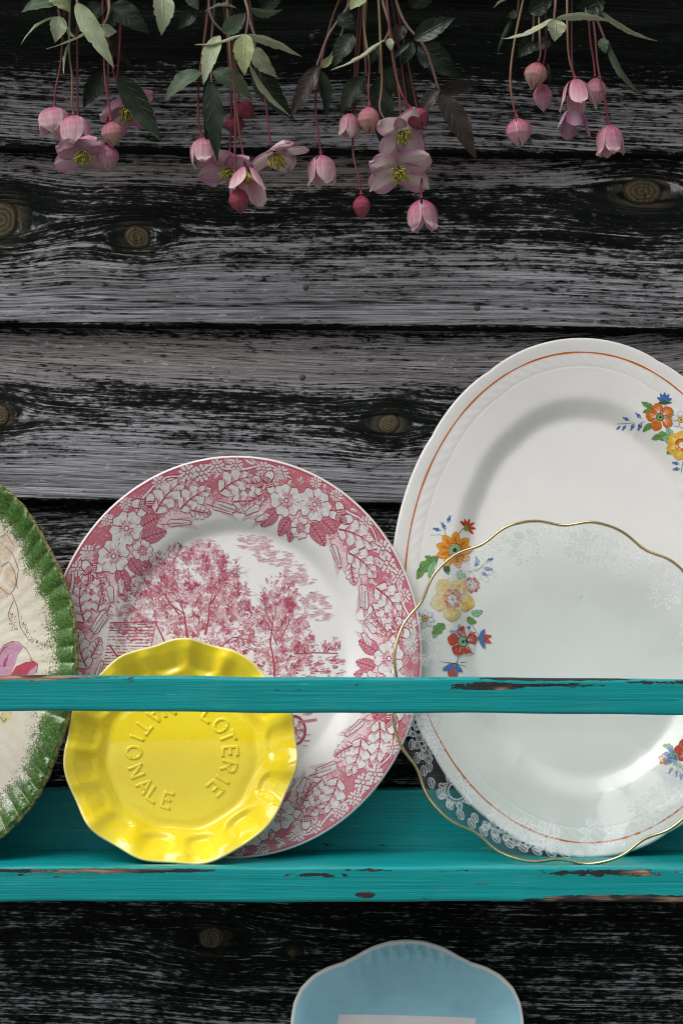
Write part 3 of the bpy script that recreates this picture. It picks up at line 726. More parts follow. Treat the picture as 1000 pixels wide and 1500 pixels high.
def rose(cx, cy, r, rot):
    bd.off = B0 + 0.00015
    def blob(k, grow):
        a = rot + k * 2 * math.pi / 5; u = np.linspace(-1, 1, 19)
        out = np.stack([cx + (r + grow) * (1 - 0.16 * np.abs(u) ** 2.2 - 0.07 * np.cos(u * 6.5) * (np.abs(u) < .7)) * np.cos(a + u * 0.66), cy + (r + grow) * (1 - 0.16 * np.abs(u) ** 2.2 - 0.07 * np.cos(u * 6.5) * (np.abs(u) < .7)) * np.sin(a + u * 0.66)], -1)
        return np.concatenate([out, [[cx - 0.3 * math.cos(a), cy - 0.3 * math.sin(a)]]])
    for k in range(5): bd.fan(blob(k, 0.7), K_RED, (cx + r * .5 * math.cos(rot + k * 1.2566), cy + r * .5 * math.sin(rot + k * 1.2566)))
    bd.lay()
    for k in range(5): bd.fan(blob(k, 0.05), K_WH, (cx + r * .5 * math.cos(rot + k * 1.2566), cy + r * .5 * math.sin(rot + k * 1.2566)))
    bd.lay()
    for k in range(5):                                       # folds and blush
        a = rot + k * 1.2566
        bd.line([(cx + r * 0.3 * math.cos(a + .63), cy + r * .3 * math.sin(a + .63)), (cx + r * 0.86 * math.cos(a + .63), cy + r * .86 * math.sin(a + .63))], [0.9, 0.7], K_RED)
        for q in (-0.42, -0.22, 0.0, 0.2, 0.4):
            l = 0.62 + 0.18 * math.sin(q * 9 + k)
            bd.line([(cx + r * 0.30 * math.cos(a + q), cy + r * .30 * math.sin(a + q)), (cx + r * l * math.cos(a + q * .9), cy + r * l * math.sin(a + q * .9))], [1.1, 0.2], K_PALE)
    bd.lay()
    for k in range(16):
        a = k * 0.3927; l = r * (0.40 + 0.07 * (k % 2))
        bd.line([(cx + r * .16 * math.cos(a), cy + r * .16 * math.sin(a)), (cx + l * math.cos(a), cy + l * math.sin(a))], 0.42, K_RED)
        bd.ell(cx + l * math.cos(a), cy + l * math.sin(a), 0.55, 0.55, 0, K_RED, 6)
    bd.lay(); bd.ell(cx, cy, r * .17, r * .17, 0, K_RED, 12); bd.lay(); bd.ell(cx, cy, r * .11, r * .11, 0, K_WH, 10)
def berry(cx, cy, r):
    bd.off = B0 + 0.00009; bd.ell(cx, cy, r * 1.1, r * 1.2, 0, K_RED, 14, True); bd.lay()
    pts = [(0, 0)] + [(0.55 * math.cos(k * 1.047), 0.62 * math.sin(k * 1.047)) for k in range(6)] + [(0.92 * math.cos(k * .6283 + .2), 0.98 * math.sin(k * .6283 + .2)) for k in range(10)]
    for (x, y) in pts: bd.ell(cx + x * r, cy + y * r, r * 0.24, r * 0.25, 0, K_WH, 8)
    bd.lay()
    for (x, y) in pts: bd.arc(cx + x * r, cy + y * r, r * .13, r * .13, 0.25, K_PALE, 0, 4, 0, 6)
def acorn(cx, cy, a, r):
    bd.off = B0 + 0.00011; c, q = math.cos(a), math.sin(a)
    bd.ell(cx, cy, r * 1.5 + .6, r + .6, a, K_RED, 16, True); bd.lay()
    bd.ell(cx + c * r * .35, cy + q * r * .35, r * 1.1, r * .86, a, K_WH, 14, True); bd.lay()
    bd.ell(cx - c * r * .75, cy - q * r * .75, r * .72, r * 1.02, a, K_RED, 14); bd.lay()
    for k in range(-2, 3):
        for j in range(2):
            x, y = -r * (0.5 + .42 * j), k * r * .36; bd.ell(cx + x * c - y * q, cy + x * q + y * c, r * .16, r * .13, a, K_WH, 6)
def wheat(p0, p1, n=8):
    p0, p1 = np.array(p0, float), np.array(p1, float); a = p1 - p0; L = np.hypot(*a); a /= L; q = np.array([-a[1], a[0]])
    bd.off = B0 + 0.00004
    for k in range(n):
        m = p0 + a * L * (0.25 + 0.62 * k / n)
        for sg in (1, -1):
            bd.line([m + a * 3, m + a * 7 + q * sg * 2.9, m + a * 10.5 + q * sg * (4.2 + .1 * k)], [0.42, 0.3, 0.1], K_MID)
    bd.lay(0.00004); bd.line([p0, p0 + a * L * .85], 0.6, K_RED)
    for k in range(n):
        m = p0 + a * L * (0.22 + 0.62 * k / n)
        for sg in (1, -1):
            bd.off = B0 + 0.00009; e = m + a * 3.6 + q * sg * 2.7 * (1.05 - .8 * k / n); bd.leaf(m, e, 1.9, K_RED, 0, 0, 0, 7, 0.5)
            bd.off = B0 + 0.00012; bd.leaf(m, e, 1.8, K_WH, 0, 0, 0, 7)
rb = random.Random(3)
for sec in range(5):
    bd.T = border_map(math.radians(139) - sec * math.radians(72))
    # twigs and small leaves scattered through the ground
    for k in range(105):
        a0 = rb.uniform(-70, 80); b0 = rb.uniform(26, 45) if rb.random() < .75 else rb.uniform(14, 28); an = rb.uniform(0, 6.28); l = rb.uniform(3.5, 7.5)
        b1 = min(46, b0 + l * math.sin(an)); bd.off = B0 + 0.000008 * (k % 3)
        bd.leaf((a0, b0), (a0 + l * math.cos(an), b1), l * .45, K_WH if k % 3 else K_PALE, 0.1, 2, .3, 9); bd.off += 0.00003
        bd.line([(a0, b0), (a0 + l * .8 * math.cos(an), b0 + (b1 - b0) * .8)], 0.4, K_RED)
    bd.off = B0 + 0.00002
    for (st, en, ph) in ((16, 60, 0.), (52, 100, 2.), (92, 138, 1.)):
        u = np.linspace(st, en, 26); bd.off = B0 + 0.00003; bd.line(np.stack([u, 40.5 + 2.8 * np.sin(u * .16 + ph)], -1), 3.0, K_RED)
        bd.off += 0.00003; bd.line(np.stack([u, 40.5 + 2.8 * np.sin(u * .16 + ph)], -1), np.linspace(2.1, 1.0, 26), K_WH)
    for k in range(150):                              # nibbled edge line at the rim
        bd.off = B0 + 0.00002; a0 = -75 + k; bd.line([(a0, 45.2 + .5 * rb.random()), (a0 + .7, 46.4)], 0.5, K_RED)
    wheat((33, 12), (60, 1)); wheat((74, 13), (98, 2)); wheat((104, 3), (78, 14)); wheat((122, 12), (106, 2), 6); wheat((-18, 6), (-34, -2), 5)
    oak((34, 22), (63, 36), 20, .05); oak((52, 15), (80, 24), 19, .05); oak((60, 12), (76, 5), 12, -.05); oak((86, 20), (112, 33), 20, .06); oak((96, 12), (122, 17), 16, -.05); oak((122, 30), (104, 27), 15, .05); oak((-30, 20), (-46, 8), 14)
    for (x, y, r) in ((66, 41, 5.2), (75, 37.5, 5.8), (86, 41, 4.6), (46, 42, 4.2), (118, 40, 4.6), (127, 37, 4.2), (-20, 40, 4.5), (20, 42.5, 3.8), (4, 43, 3.6), (99, 41, 4.2)): berry(x, y, r)
    for (x, y, a) in ((27, 36, 2.4), (35, 33, 1.0), (27, 29, 3.4), (-28, 34, 1.2), (-35, 29, 2.2), (-25, 26, 5.2)): acorn(x, y, a, 3.5)
    roseleaf((14, 12), (34, 5), 12); roseleaf((18, 20), (34, 18), 15); roseleaf((-4, 8), (-8, -8), 11); roseleaf((-16, 10), (-27, -5), 12); roseleaf((0, 6), (4, -9), 9)
    rose(8, 5, 8.5, 0.4); rose(-11, 20, 12.5, 0.9); rose(10, 27, 12.5, 0.2)
bd.build('border_print')

# landscape in the well
ld = Decal(pink, pink.from_px); L0 = 0.00009; ld.off = L0
rl = random.Random(11)
def nz(x, y, s, k=0.0): return mnoise.noise(Vector((x / s, y / s, k)))
# drifting clouds: soft horizontal touches
clouds = [(300, 800, 22, 10), (272, 808, 18, 8), (372, 795, 26, 11), (388, 810, 16, 14), (410, 818, 18, 12), (432, 838, 15, 16), (440, 850, 22, 8), (460, 880, 16, 14), (470, 902, 16, 8), (355, 790, 12, 6), (228, 835, 16, 8), (476, 890, 8, 18)]
for (cx, cy, rx, ry) in clouds:
    for k in range(int(rx * ry * 0.62)):
        a = rl.uniform(0, 6.28); q = math.sqrt(rl.random()); x, y = cx + rx * q * math.cos(a), cy + ry * q * math.sin(a)
        if nz(x, y, 9, 3) < -0.12: continue
        ld.off = L0 + 0.000004 * (k % 6); ld.line([(x - rl.uniform(1.5, 5), y), (x + rl.uniform(1.5, 5), y + rl.uniform(-.3, .3))], rl.uniform(.6, 1.7), K_PALE if rl.random() < .62 else K_FAINT)
def crown(blobs, n, tone):
    for (cx, cy, rx, ry) in blobs:                    # soft leafy masses under the sharper touches
        for k in range(int(rx * ry * .10)):
            a = rl.uniform(0, 6.28); q = math.sqrt(rl.random()) * .96; x, y = cx + rx * q * math.cos(a), cy + ry * q * math.sin(a)
            if nz(x, y, 10, 1.3) < -.12: continue
            ld.off = L0 + 0.000003 * rl.randrange(7); l = rl.uniform(4, 8); ld.leaf((x, y), (x + l, y + rl.uniform(-3, 3)), l * .5, K_FAINT if rl.random() < .55 else K_PALE, .1, 2, .3, 7)
    tot = sum(b[2] * b[3] for b in blobs)
    for (cx, cy, rx, ry) in blobs:
        for k in range(int(n * rx * ry / tot)):
            a = rl.uniform(0, 6.28); q = math.sqrt(rl.random()) * (1.0 + 0.16 * nz(math.cos(a) * 30, math.sin(a) * 30, 9, cx))
            x, y = cx + rx * q * math.cos(a), cy + ry * q * math.sin(a)
            c = nz(x, y, 11, 1.3) + 0.5 * nz(x, y, 5, 4.1)
            if c < -0.06 and rl.random() < 0.86: continue
            an = math.atan2(y - cy - 20, x - cx) + rl.uniform(-.7, .7); l = rl.uniform(2.4, 5.8)
            m = K_RED if c > 0.42 else (K_MID if c > tone + .06 else K_PALE)
            if rl.random() < 0.2: m = K_MID
            ld.off = L0 + 0.00003 + 0.000004 * rl.randrange(8)
            ld.leaf((x, y), (x + l * math.cos(an), y + l * math.sin(an)), l * rl.uniform(.35, .6), m, 0, 0, 0, 5)
def branch(x, y, a, l, w, dep, mat=K_RED):
    ld.off = L0 + 0.00007; n = 5; pts = [(x, y)]
    for k in range(n): a += rl.uniform(-.16, .16); x += l / n * math.cos(a); y -= l / n * math.sin(a); pts.append((x, y))
    ld.line(pts, np.linspace(w, w * .55, n + 1), mat)
    if dep:
        for k in range(rl.choice((2, 3))): branch(x, y, a + rl.uniform(-.75, .75), l * rl.uniform(.55, .78), w * .55, dep - 1, mat)
crown([(178, 905, 24, 22), (215, 872, 40, 36), (240, 842, 28, 26), (258, 815, 12, 20), (232, 826, 14, 16), (300, 822, 30, 26), (300, 850, 52, 44), (330, 878, 36, 38), (260, 890, 60, 38), (345, 900, 28, 30), (310, 935, 60, 40), (215, 915, 40, 24)], 7600, 0.10)
crown([(410, 872, 26, 28), (412, 900, 38, 36), (400, 935, 36, 34), (436, 930, 18, 26), (415, 965, 40, 24)], 3300, 0.16)
for (x, y, a, l, w, q) in ((276, 940, 1.7, 42, 3.4, 4), (262, 900, 2.2, 34, 2.4, 3), (300, 930, 1.2, 44, 3.2, 4), (255, 840, 1.6, 22, 1.8, 2), (402, 990, 1.50, 48, 3.6, 4), (406, 945, 1.9, 28, 2., 3), (410, 940, 1.1, 28, 2., 3), (315, 955, .7, 34, 2.2, 3)): branch(x, y, a, l, w, q)
# cottage roof and gable
for k in range(17):
    y = 914 + k * 4.6; x0 = 161 - k * 0.7; x1 = 226 - k * .5; x = x0
    while x < x1:
        l = rl.uniform(4, 16); ld.off = L0 + 0.00006 + 0.000004 * (k % 4); ld.line([(x, y + rl.uniform(-.5, .5)), (min(x + l, x1), y + rl.uniform(-.5, .5))], rl.uniform(.8, 1.9), K_MID if rl.random() < .6 else K_RED); x += l + rl.uniform(.5, 3)
ld.off = L0 + 0.0001
ld.line([(162, 912), (228, 911)], 1.6, K_RED); ld.line([(160, 944), (176, 968), (182, 985)], 2.4, K_RED); ld.line([(228, 912), (243, 944)], 2.2, K_RED); ld.line([(228, 897), (229, 912), (222, 946)], 1.6, K_MID)
ld.off = L0 + 0.00008; ld.fan([(229, 914), (241, 944), (240, 985), (224, 985), (222, 946)], K_WH)
for k in range(7): ld.off = L0 + 0.0001; ld.line([(226 + k * 2, 925 + k * 3), (225 + k * 2, 985)], 0.6, K_PALE)
for k in range(420):                                    # grass, hedge and path on the right
    x = rl.uniform(395, 500); y = rl.uniform(962, 1000); c = nz(x, y, 10, 9)
    if c < -.05: continue
    ld.off = L0 + 0.00002 + 0.000004 * (k % 7); l = rl.uniform(3, 8); ld.line([(x, y), (x + l, y - rl.uniform(0, 2.5))], rl.uniform(.8, 2.), K_RED if c > .3 else (K_MID if c > .1 else K_PALE))
crown([(455, 945, 9, 14), (472, 948, 8, 11), (490, 946, 8, 12)], 330, .1)
ld.off = L0 + .00008; ld.line([(430, 958), (460, 956), (495, 957)], 1.6, K_RED)
for k in range(500):                                    # foreground below the rail: bank and cart
    x = rl.uniform(210, 452); y = rl.uniform(1000, 1105); c = nz(x, y, 14, 2)
    if c < 0: continue
    ld.off = L0 + 0.00002 + 0.000004 * (k % 7); l = rl.uniform(4, 10); ld.line([(x, y), (x + l, y - rl.uniform(-1, 3))], rl.uniform(.8, 2.), K_RED if c > .35 else (K_MID if c > .15 else K_PALE))
ld.off = L0 + .0001; ld.arc(430, 1070, 17, 21, 4, K_RED); ld.arc(430, 1070, 4, 5, 2.4, K_RED)
for k in range(8): ld.line([(430, 1070), (430 + 16 * math.cos(k * .785), 1070 + 20 * math.sin(k * .785))], 1.6, K_MID)
ld.line([(436, 1058), (464, 1054)], 4, K_MID)
ld.build('landscape_print')

# ---- green sponged plate at the edge
def R_green(t): return 1 + 0.010 * np.cos(6 * (t - 0.12)) - 0.003 * np.cos(12 * (t - 0.12)) + 0.0025 * np.cos(62 * t)
pg = smooth_profile([-0.01, 0.0, 0.006, 0.022, 0.045, 0.065, 0.2], [0.003, 0.0, -0.0024, -0.0085, -0.0135, -0.0175, -0.0185], 0.003)
def s_green(r, d, t, x, y):
    fl = np.exp(-np.clip(d, 0, None) / 0.009) * np.clip(d / 0.003, 0, 1)
    return pg(d) + fl * 0.0046 * np.abs(np.sin(t * 31 + 0.6 * np.sin(t * 9))) ** 0.8 * (0.75 + 0.3 * np.sin(t * 5) * np.sin(t * 13 + 1)) + 0.0012 * np.sin(t * 74) * np.exp(-np.clip(d, 0, None) / 0.004) * 0.3
def sponge():
    t = NT('cream glaze sponged with green'); oc = t.objco(); d = t.attr('rimd')
    n1 = t.noise(oc, 900, 3, 0.7); n2 = t.noise(oc, 60, 4, 0.6); n3 = t.noise(oc, 420, 4, 0.65)
    edge = t.rng(t.math('ADD', d, t.math('MULTIPLY', t.math('SUBTRACT', n2, 0.5), 0.030)), 0.0, 0.043, 1.0, 0.0)
    cov = t.rng(t.math('ADD', t.math('ADD', t.math('MULTIPLY', n1, .6), t.math('MULTIPLY', n3, .4)), t.math('MULTIPLY', t.math('SUBTRACT', edge, 0.5), 0.62)), 0.45, 0.55)
    grn = t.mix(t.rng(n3, .35, .65), (0.017, 0.062, 0.012), (0.080, 0.185, 0.030))
    grn = t.mix(t.rng(t.noise(oc, 1500, 2), .60, .68, 0, .55), grn, (0.42, 0.42, 0.22))
    cream = t.mix(t.rng(n2, .35, .7), (0.70, 0.66, 0.57), (0.66, 0.59, 0.47))
    col = t.mix(cov, cream, grn)
    gilt = t.math('MULTIPLY', t.rng(d, 0.0002, 0.0009, 1, 0), t.rng(n3, .42, .55))
    col = t.mix(gilt, col, (0.32, 0.24, 0.09))
    return t.set(color=col, rough=t.rng(n2, .3, .7, .05, .12), normal=t.bump(t.noise(oc, 150, 3), 0.0005))
M_SPONGE = sponge()
green = Plate('sponged_plate', 'cream scalloped plate with fluted green sponged rim and pink flower', 'plate', -98, 0.034, 7.0, 0.1075, 0.1490, R_green, s_green, 0.0045, M_SPONGE, nth=900, nr=120)
fd = Decal(green, green.from_px)
G_PK = ink('magenta enamel', (0.42, 0.09, 0.22)); G_PK2 = ink('crimson enamel', (0.50, 0.05, 0.10)); G_SEP = ink('sepia line enamel', (0.30, 0.15, 0.075)); G_PEACH = ink('peach enamel', (0.71, 0.59, 0.45)); G_MAUVE = ink('mauve enamel', (0.58, 0.30, 0.42)); G_LEM = ink('lemon enamel', (0.72, 0.62, 0.32))
fd.fan([(-20, 990), (-8, 965), (4, 945), (16, 940), (28, 942), (34, 948), (26, 960), (22, 975), (14, 992)], G_MAUVE); fd.lay()
fd.fan([(-20, 992), (-6, 968), (6, 948), (16, 944), (12, 965), (4, 992)], G_PK); fd.lay()
fd.fan([(14, 992), (24, 976), (38, 970), (50, 968), (56, 974), (44, 982), (38, 992)], G_PK2); fd.lay()
fd.fan([(36, 990), (44, 982), (56, 974), (54, 984), (44, 992)], G_MAUVE); fd.lay()
fd.build('painted_flower'); fd = Decal(green, green.from_px); fd.off = .0002
for q in ([(16, 940), (28, 940), (40, 952), (47, 966)], [(-5, 968), (8, 944), (20, 939)], [(22, 990), (28, 978)], [(44, 966), (56, 972), (54, 986)], [(2, 830), (14, 822), (22, 838), (26, 862)], [(0, 860), (14, 872), (22, 862), (28, 836), (20, 812), (8, 800)], [(-4, 790), (10, 782), (20, 798)], [(18, 870), (26, 890), (30, 918), (44, 940)], [(20, 880), (12, 900), (18, 915)], [(-2, 1046), (6, 1058), (10, 1052)]):
    q = np.array(q, float); u = np.linspace(0, 1, 14); k = np.linspace(0, 1, len(q)); fd.line(np.stack([np.interp(u, k, q[:, 0]), np.interp(u, k, q[:, 1])], -1), .9, G_SEP)
fd.build('painted_outline')
for (x, y, rx, ry, a) in ((10, 800, 11, 20, .3), (16, 845, 10, 16, -.2), (2, 868, 12, 9, .2), (-6, 830, 10, 16, 0)):
    fd = Decal(green, green.from_px); fd.off = .00008 + .00002 * (a > 0); fd.ell(x, y, rx, ry, a, G_PEACH, 16, True); fd.build('painted_petal')
fd = Decal(green, green.from_px)
for (p, q, n) in (((16, 898), (24, 925), 26), ((30, 905), (46, 938), 36), ((46, 938), (68, 944), 26)):
    for k in range(n): u = rl.random(); x = p[0] + (q[0] - p[0]) * u + rl.gauss(0, 2.4); y = p[1] + (q[1] - p[1]) * u + rl.gauss(0, 2.4); fd.ell(x, y, rl.uniform(.6, 1.3), rl.uniform(.5, 1.), rl.random() * 3, G_SEP, 6)
fd.build('painted_sprig'); fd = Decal(green, green.from_px)
fd.fan([(2, 1044), (18, 1043), (16, 1052), (10, 1056), (4, 1062), (0, 1052)], G_LEM)
fd.build('painted_petal')

# ---- yellow lottery dish
NFL = 16
def R_yel(t): return 1 + 0.012 * np.cos(11 * (t + 0.15) + 0.5 * np.sin(3 * t)) + 0.007 * np.sin(5 * t + 1)
py_ = smooth_profile([-0.2, 0.0, 0.60, 0.66, 0.70, 0.93, 1.0, 1.1], [-0.0185, -0.0185, -0.0185, -0.0198, -0.0175, -0.0015, 0.0, 0.0012], 0.014)
FLUTE = [0.10, -0.36, -0.86, -1.35, -1.80, -2.25, -2.62, -3.0, 2.95, 2.55, 2.12, 1.72, 1.33, 0.93, 0.52]
def s_yel(r, d, t, x, y):
    w = 1 - 0.45 * sstep(r, 0.92, 1.02)
    f = np.zeros_like(np.asarray(t, float))
    for k, a in enumerate(FLUTE):
        q = (np.asarray(t) - a + np.pi) % (2 * np.pi) - np.pi
        wd = 0.150 + 0.026 * math.sin(k * 3 + 1)
        f = f - np.exp(-(q / wd) ** 4) * (0.92 + 0.42 * math.sin(k * 7.0)) * sstep(r - 0.9 * q * q, 0.715, 0.80)
    wav = 0.0020 * np.cos(11 * (t + 0.15)) * sstep(r, 0.78, 1.0)
    return py_(r) + w * f * 0.0040 + wav
def yellow_mat():
    t = NT('yellow glaze'); oc = t.objco(); d = t.attr('rimd')
    n = t.noise(oc, 40, 3)
    col = t.mix(t.rng(n, .3, .7), (0.92, 0.755, 0.040), (0.90, 0.69, 0.020))
    thin = t.rng(t.math('ADD', d, t.math('MULTIPLY', t.math('SUBTRACT', n, .5), .0008)), 0.0001, 0.0006, 1, 0)
    col = t.mix(thin, col, (0.86, 0.84, 0.62))
    sp = t.math('MULTIPLY', t.rng(t.voro(oc, 190), .03, .05, 1, 0), t.rng(t.noise(oc, 60, 1), .66, .67))
    col = t.mix(t.math('MULTIPLY', sp, .6), col, (0.15, 0.09, 0.01))
    return t.set(color=col, rough=0.055, normal=t.bump(t.noise(oc, 90, 2), 0.00025), coat=0.3, coat_rough=0.04)
M_YEL = yellow_mat()
t_ = NT('glaze worn thin along the yellow rim'); M_YRIM = t_.set(color=t_.mix(t_.noise(t_.objco(), 120, 3), (0.86, 0.78, 0.36), (0.86, 0.66, 0.06)), rough=0.08)
yrho = np.concatenate([np.linspace(0, 0.66, 24), np.linspace(0.67, 1.0, 64)])
yel = Plate('ashtray_dish', 'glossy yellow scalloped dish embossed LOTERIE NATIONALE with a wavy fluted rim', 'dish', 264, 0.0205, 15.0, 0.0865, 0.0842, R_yel, s_yel, 0.003, M_YEL, M_YRIM, nth=640, rho=yrho, foot=0.62)
# embossed lettering: strokes with rounded section standing proud of the floor
STROKES = {'L': [[(0, 1), (0, 0), (.62, 0)]], 'O': [[(.40 + .40 * math.cos(a), .5 + .5 * math.sin(a)) for a in np.linspace(0, 2 * math.pi, 22)]], 'T': [[(0, 1), (.76, 1)], [(.38, 1), (.38, 0)]],
           'E': [[(.62, 1), (0, 1), (0, 0), (.62, 0)], [(0, .52), (.54, .52)]], 'R': [[(0, 0), (0, 1), (.38, 1), (.56, .92), (.60, .76), (.54, .60), (.38, .52), (0, .52)], [(.30, .52), (.62, 0)]],
           'I': [[(.0, 0), (.0, 1)]], 'N': [[(0, 0), (0, 1), (.68, 0), (.68, 1)]], 'A': [[(0, 0), (.38, 1), (.76, 0)], [(.14, .34), (.62, .34)]]}
WID = {'L': .62, 'O': .8, 'T': .76, 'E': .62, 'R': .62, 'I': 0.0, 'N': .68, 'A': .76}
def letter(ch, ang, r0, hgt, inward):
    """one raised character at angle ang on the ring of radius r0 (metres)"""
    V, F = [], []
    for st in STROKES[ch]:
        p = np.array(st, float); p[:, 0] -= WID[ch] / 2; p[:, 1] -= .5; p *= hgt
        u = np.concatenate([[0], np.cumsum(np.hypot(*np.diff(p, axis=0).T))]); m = max(3, int(u[-1] / 0.0009)) + 1
        q = np.unique(np.concatenate([np.linspace(0, u[-1], m), u])); p = np.stack([np.interp(q, u, p[:, 0]), np.interp(q, u, p[:, 1])], -1)
        if inward: ex, ey = np.array([-math.sin(ang), math.cos(ang)]), np.array([-math.cos(ang), -math.sin(ang)])
        else: ex, ey = np.array([math.sin(ang), -math.cos(ang)]), np.array([math.cos(ang), math.sin(ang)])
        g = np.array([math.cos(ang), math.sin(ang)]) * r0 + p[:, :1] * ex + p[:, 1:] * ey
        t = np.gradient(g, axis=0); t /= np.linalg.norm(t, axis=1)[:, None] + 1e-12; nn = np.stack([-t[:, 1], t[:, 0]], -1)
        prof = [(-1.0, -0.0003), (-.72, .00055), (-.35, .00072), (.35, .00072), (.72, .00055), (1.0, -0.0003)]; hw = hgt * .135
        base = len(V)
        for a_, z_ in prof:
            xy = g + nn * hw * a_; zz = yel.h(xy[:, 0], xy[:, 1]) + z_
            V += np.stack([xy[:, 0], xy[:, 1], zz], -1).tolist()
        k = len(g)
        F += (grid_faces(len(prof), k)[:, ::-1] + base).tolist()
        F += [[base + j * k for j in range(len(prof))], [base + j * k + k - 1 for j in range(len(prof))][::-1]]
    o = mesh_obj('raised_letter', V, F, M_YEL, yel.root, attrs={'rimd': np.full(len(V), .05)})
    return o
RL, HL = 0.0366, 0.0112
for ch, a in zip('LOTERIE', (56, 37, 21, 3, -15, -32, -46)): letter(ch, math.radians(a), RL, HL, False)
for ch, a in zip('NATIONALE', (107, 125, 145, 160, 178, 201, 221, 237, 254)): letter(ch, math.radians(a), RL, HL, True)

# ---- blue dish on the tier below
BO = [(597, 1380), (622, 1382), (648, 1390), (672, 1403), (690, 1412), (712, 1419), (732, 1430), (750, 1448), (760, 1470), (764, 1500), (765, 1560), (765, 1640)]
BC = (597, 1640)
bo = np.array(BO, float) - BC; ang = np.arctan2(-bo[:, 1], bo[:, 0]); rad = np.hypot(bo[:, 0], bo[:, 1])
ang4 = np.concatenate([ang[::-1], np.pi - ang[1:]]); rad4 = np.concatenate([rad[::-1], rad[1:]])            # upper half
angF = np.concatenate([ang4, -ang4[::-1][1:-1]]); radF = np.concatenate([rad4, rad4[::-1][1:-1]])
angF, ix = np.unique(np.mod(angF, 2 * np.pi), return_index=True); radF = radF[ix]
def R_blue(t): return np.interp(np.mod(t, 2 * np.pi), np.append(angF, angF[0] + 2 * np.pi), np.append(radF, radF[0])) / 260.0
pb = smooth_profile([-0.01, 0.0, 0.003, 0.010, 0.040, 0.056, 0.3], [0.0, 0.0, -0.0006, -0.0030, -0.0200, -0.0240, -0.0245], 0.0028)
def s_blue(r, d, t, x, y):
    q = (np.mod(t, 2 * np.pi) - np.pi / 2); env = np.exp(-(q / 0.30) ** 4) * np.exp(-((d - 0.0080) / 0.0048) ** 2)
    return pb(d) + env * 0.0042 * np.abs(np.cos(q * 42))
def blue_mat():
    t = NT('pale blue glaze'); oc = t.objco(); d = t.attr('rimd'); n = t.noise(oc, 60, 4)
    br = t.noise(t.vmath('MULTIPLY', oc, (60, 700, 60)), 1, 4)
    col = t.mix(t.rng(n, .3, .7), (0.32, 0.635, 0.76), (0.28, 0.58, 0.70)); col = t.mix(t.rng(br, .45, .8, 0, .4), col, (0.40, 0.69, 0.79))
    ed = t.rng(t.math('ADD', d, t.math('MULTIPLY', t.math('SUBTRACT', n, .5), .002)), 0.0006, 0.0022, 1, 0)
    return t.set(color=t.mix(ed, col, (0.74, 0.74, 0.71)), rough=.06, normal=t.bump(n, .0003))
W_BLUE = blue_mat()
sb = S(0.08)
blue = Plate('serving_dish', 'pale blue serving dish with crimped top edge and white base below the rack', 'dish', 597, 0.030, 9.0, 260 * sb, 260 * sb, R_blue, s_blue, 0.004, W_BLUE, W_COOL, floor=FLOOR2, nth=720, nr=110)
bdl = Decal(blue); bx0, bx1, by0, by1 = -.0535, .0525, -.062, .081
u = np.linspace(0, 1, 12); ed = [(bx0 + .001 + (bx1 - bx0) * q, by1 - .0028 * q) for q in u] + [(bx1, by1 - .003 + (by0 - by1) * q) for q in u[1:]] + [(bx1 + (bx0 - bx1) * q, by0) for q in u[1:]] + [(bx0, by0 + (by1 - by0) * q) for q in u[1:-1]]
for k in (1, ): bdl.fan(ed, W_COOL)
bdl.build('white_base')

# ---- clear glass plate with gilt edge
def R_glass(t): return 1 + 0.019 * np.cos(12 * (t - math.radians(103))) - 0.004 * np.cos(24 * (t - math.radians(103)))
pgl = smooth_profile([-0.2, 0.0, 0.56, 0.66, 0.90, 1.0, 1.1], [-0.0165, -0.0165, -0.0165, -0.0130, -0.0022, 0.0, 0.0], 0.025)
def s_glass(r, d, t, x, y):
    return pgl(r) + 0.0018 * np.sin(12 * (t - math.radians(103)) + 0.6) * sstep(r, 0.86, 1.0)
def glass_mat():
    t = NT('clear pressed glass'); oc = t.objco()
    nb = t.bump(t.noise(oc, 28, 2), 0.0004)
    tr = t.n.new('ShaderNodeBsdfTransparent'); tr.inputs[0].default_value = (0.968, 0.985, 0.980, 1)
    gl = t.n.new('ShaderNodeBsdfGlossy'); gl.inputs['Roughness'].default_value = 0.06; t.l.new(nb, gl.inputs['Normal'])
    geo = t.n.new('ShaderNodeNewGeometry'); dt = t.n.new('ShaderNodeVectorMath'); dt.operation = 'DOT_PRODUCT'
    t.l.new(nb, dt.inputs[0]); t.l.new(geo.outputs['Incoming'], dt.inputs[1])
    c = t.math('SUBTRACT', 1.0, t.math('ABSOLUTE', dt.outputs['Value']), clamp=True)
    fac = t.math('ADD', 0.048, t.math('MULTIPLY', 0.952, t.math('POWER', c, 5.0)), clamp=True)       # Schlick, both faces of the thin sheet taken together
    fac = t.math('MULTIPLY', fac, t.math('SUBTRACT', 1.0, geo.outputs['Backfacing']))
    mx = t.n.new('ShaderNodeMixShader'); t.l.new(fac, mx.inputs[0]); t.l.new(tr.outputs[0], mx.inputs[1]); t.l.new(gl.outputs[0], mx.inputs[2])
    t.l.new(mx.outputs[0], t.out.inputs['Surface']); return t.m
M_GLASS = glass_mat()
def frost_mat(name, a):
    t = NT(name); tr = t.n.new('ShaderNodeBsdfTransparent'); df = t.n.new('ShaderNodeBsdfDiffuse'); df.inputs[0].default_value = (0.71, 0.74, 0.755, 1)
    mx = t.n.new('ShaderNodeMixShader'); t.l.new(t.rng(t.noise(t.objco(), 300, 3), .3, .7, a * .75, min(1, a * 1.2)), mx.inputs[0])
    t.l.new(tr.outputs[0], mx.inputs[1]); t.l.new(df.outputs[0], mx.inputs[2]); t.l.new(mx.outputs[0], t.out.inputs['Surface']); return t.m
M_FROST = frost_mat('frosted lace line', .42); M_FROST2 = frost_mat('frosted lace fill', .16)
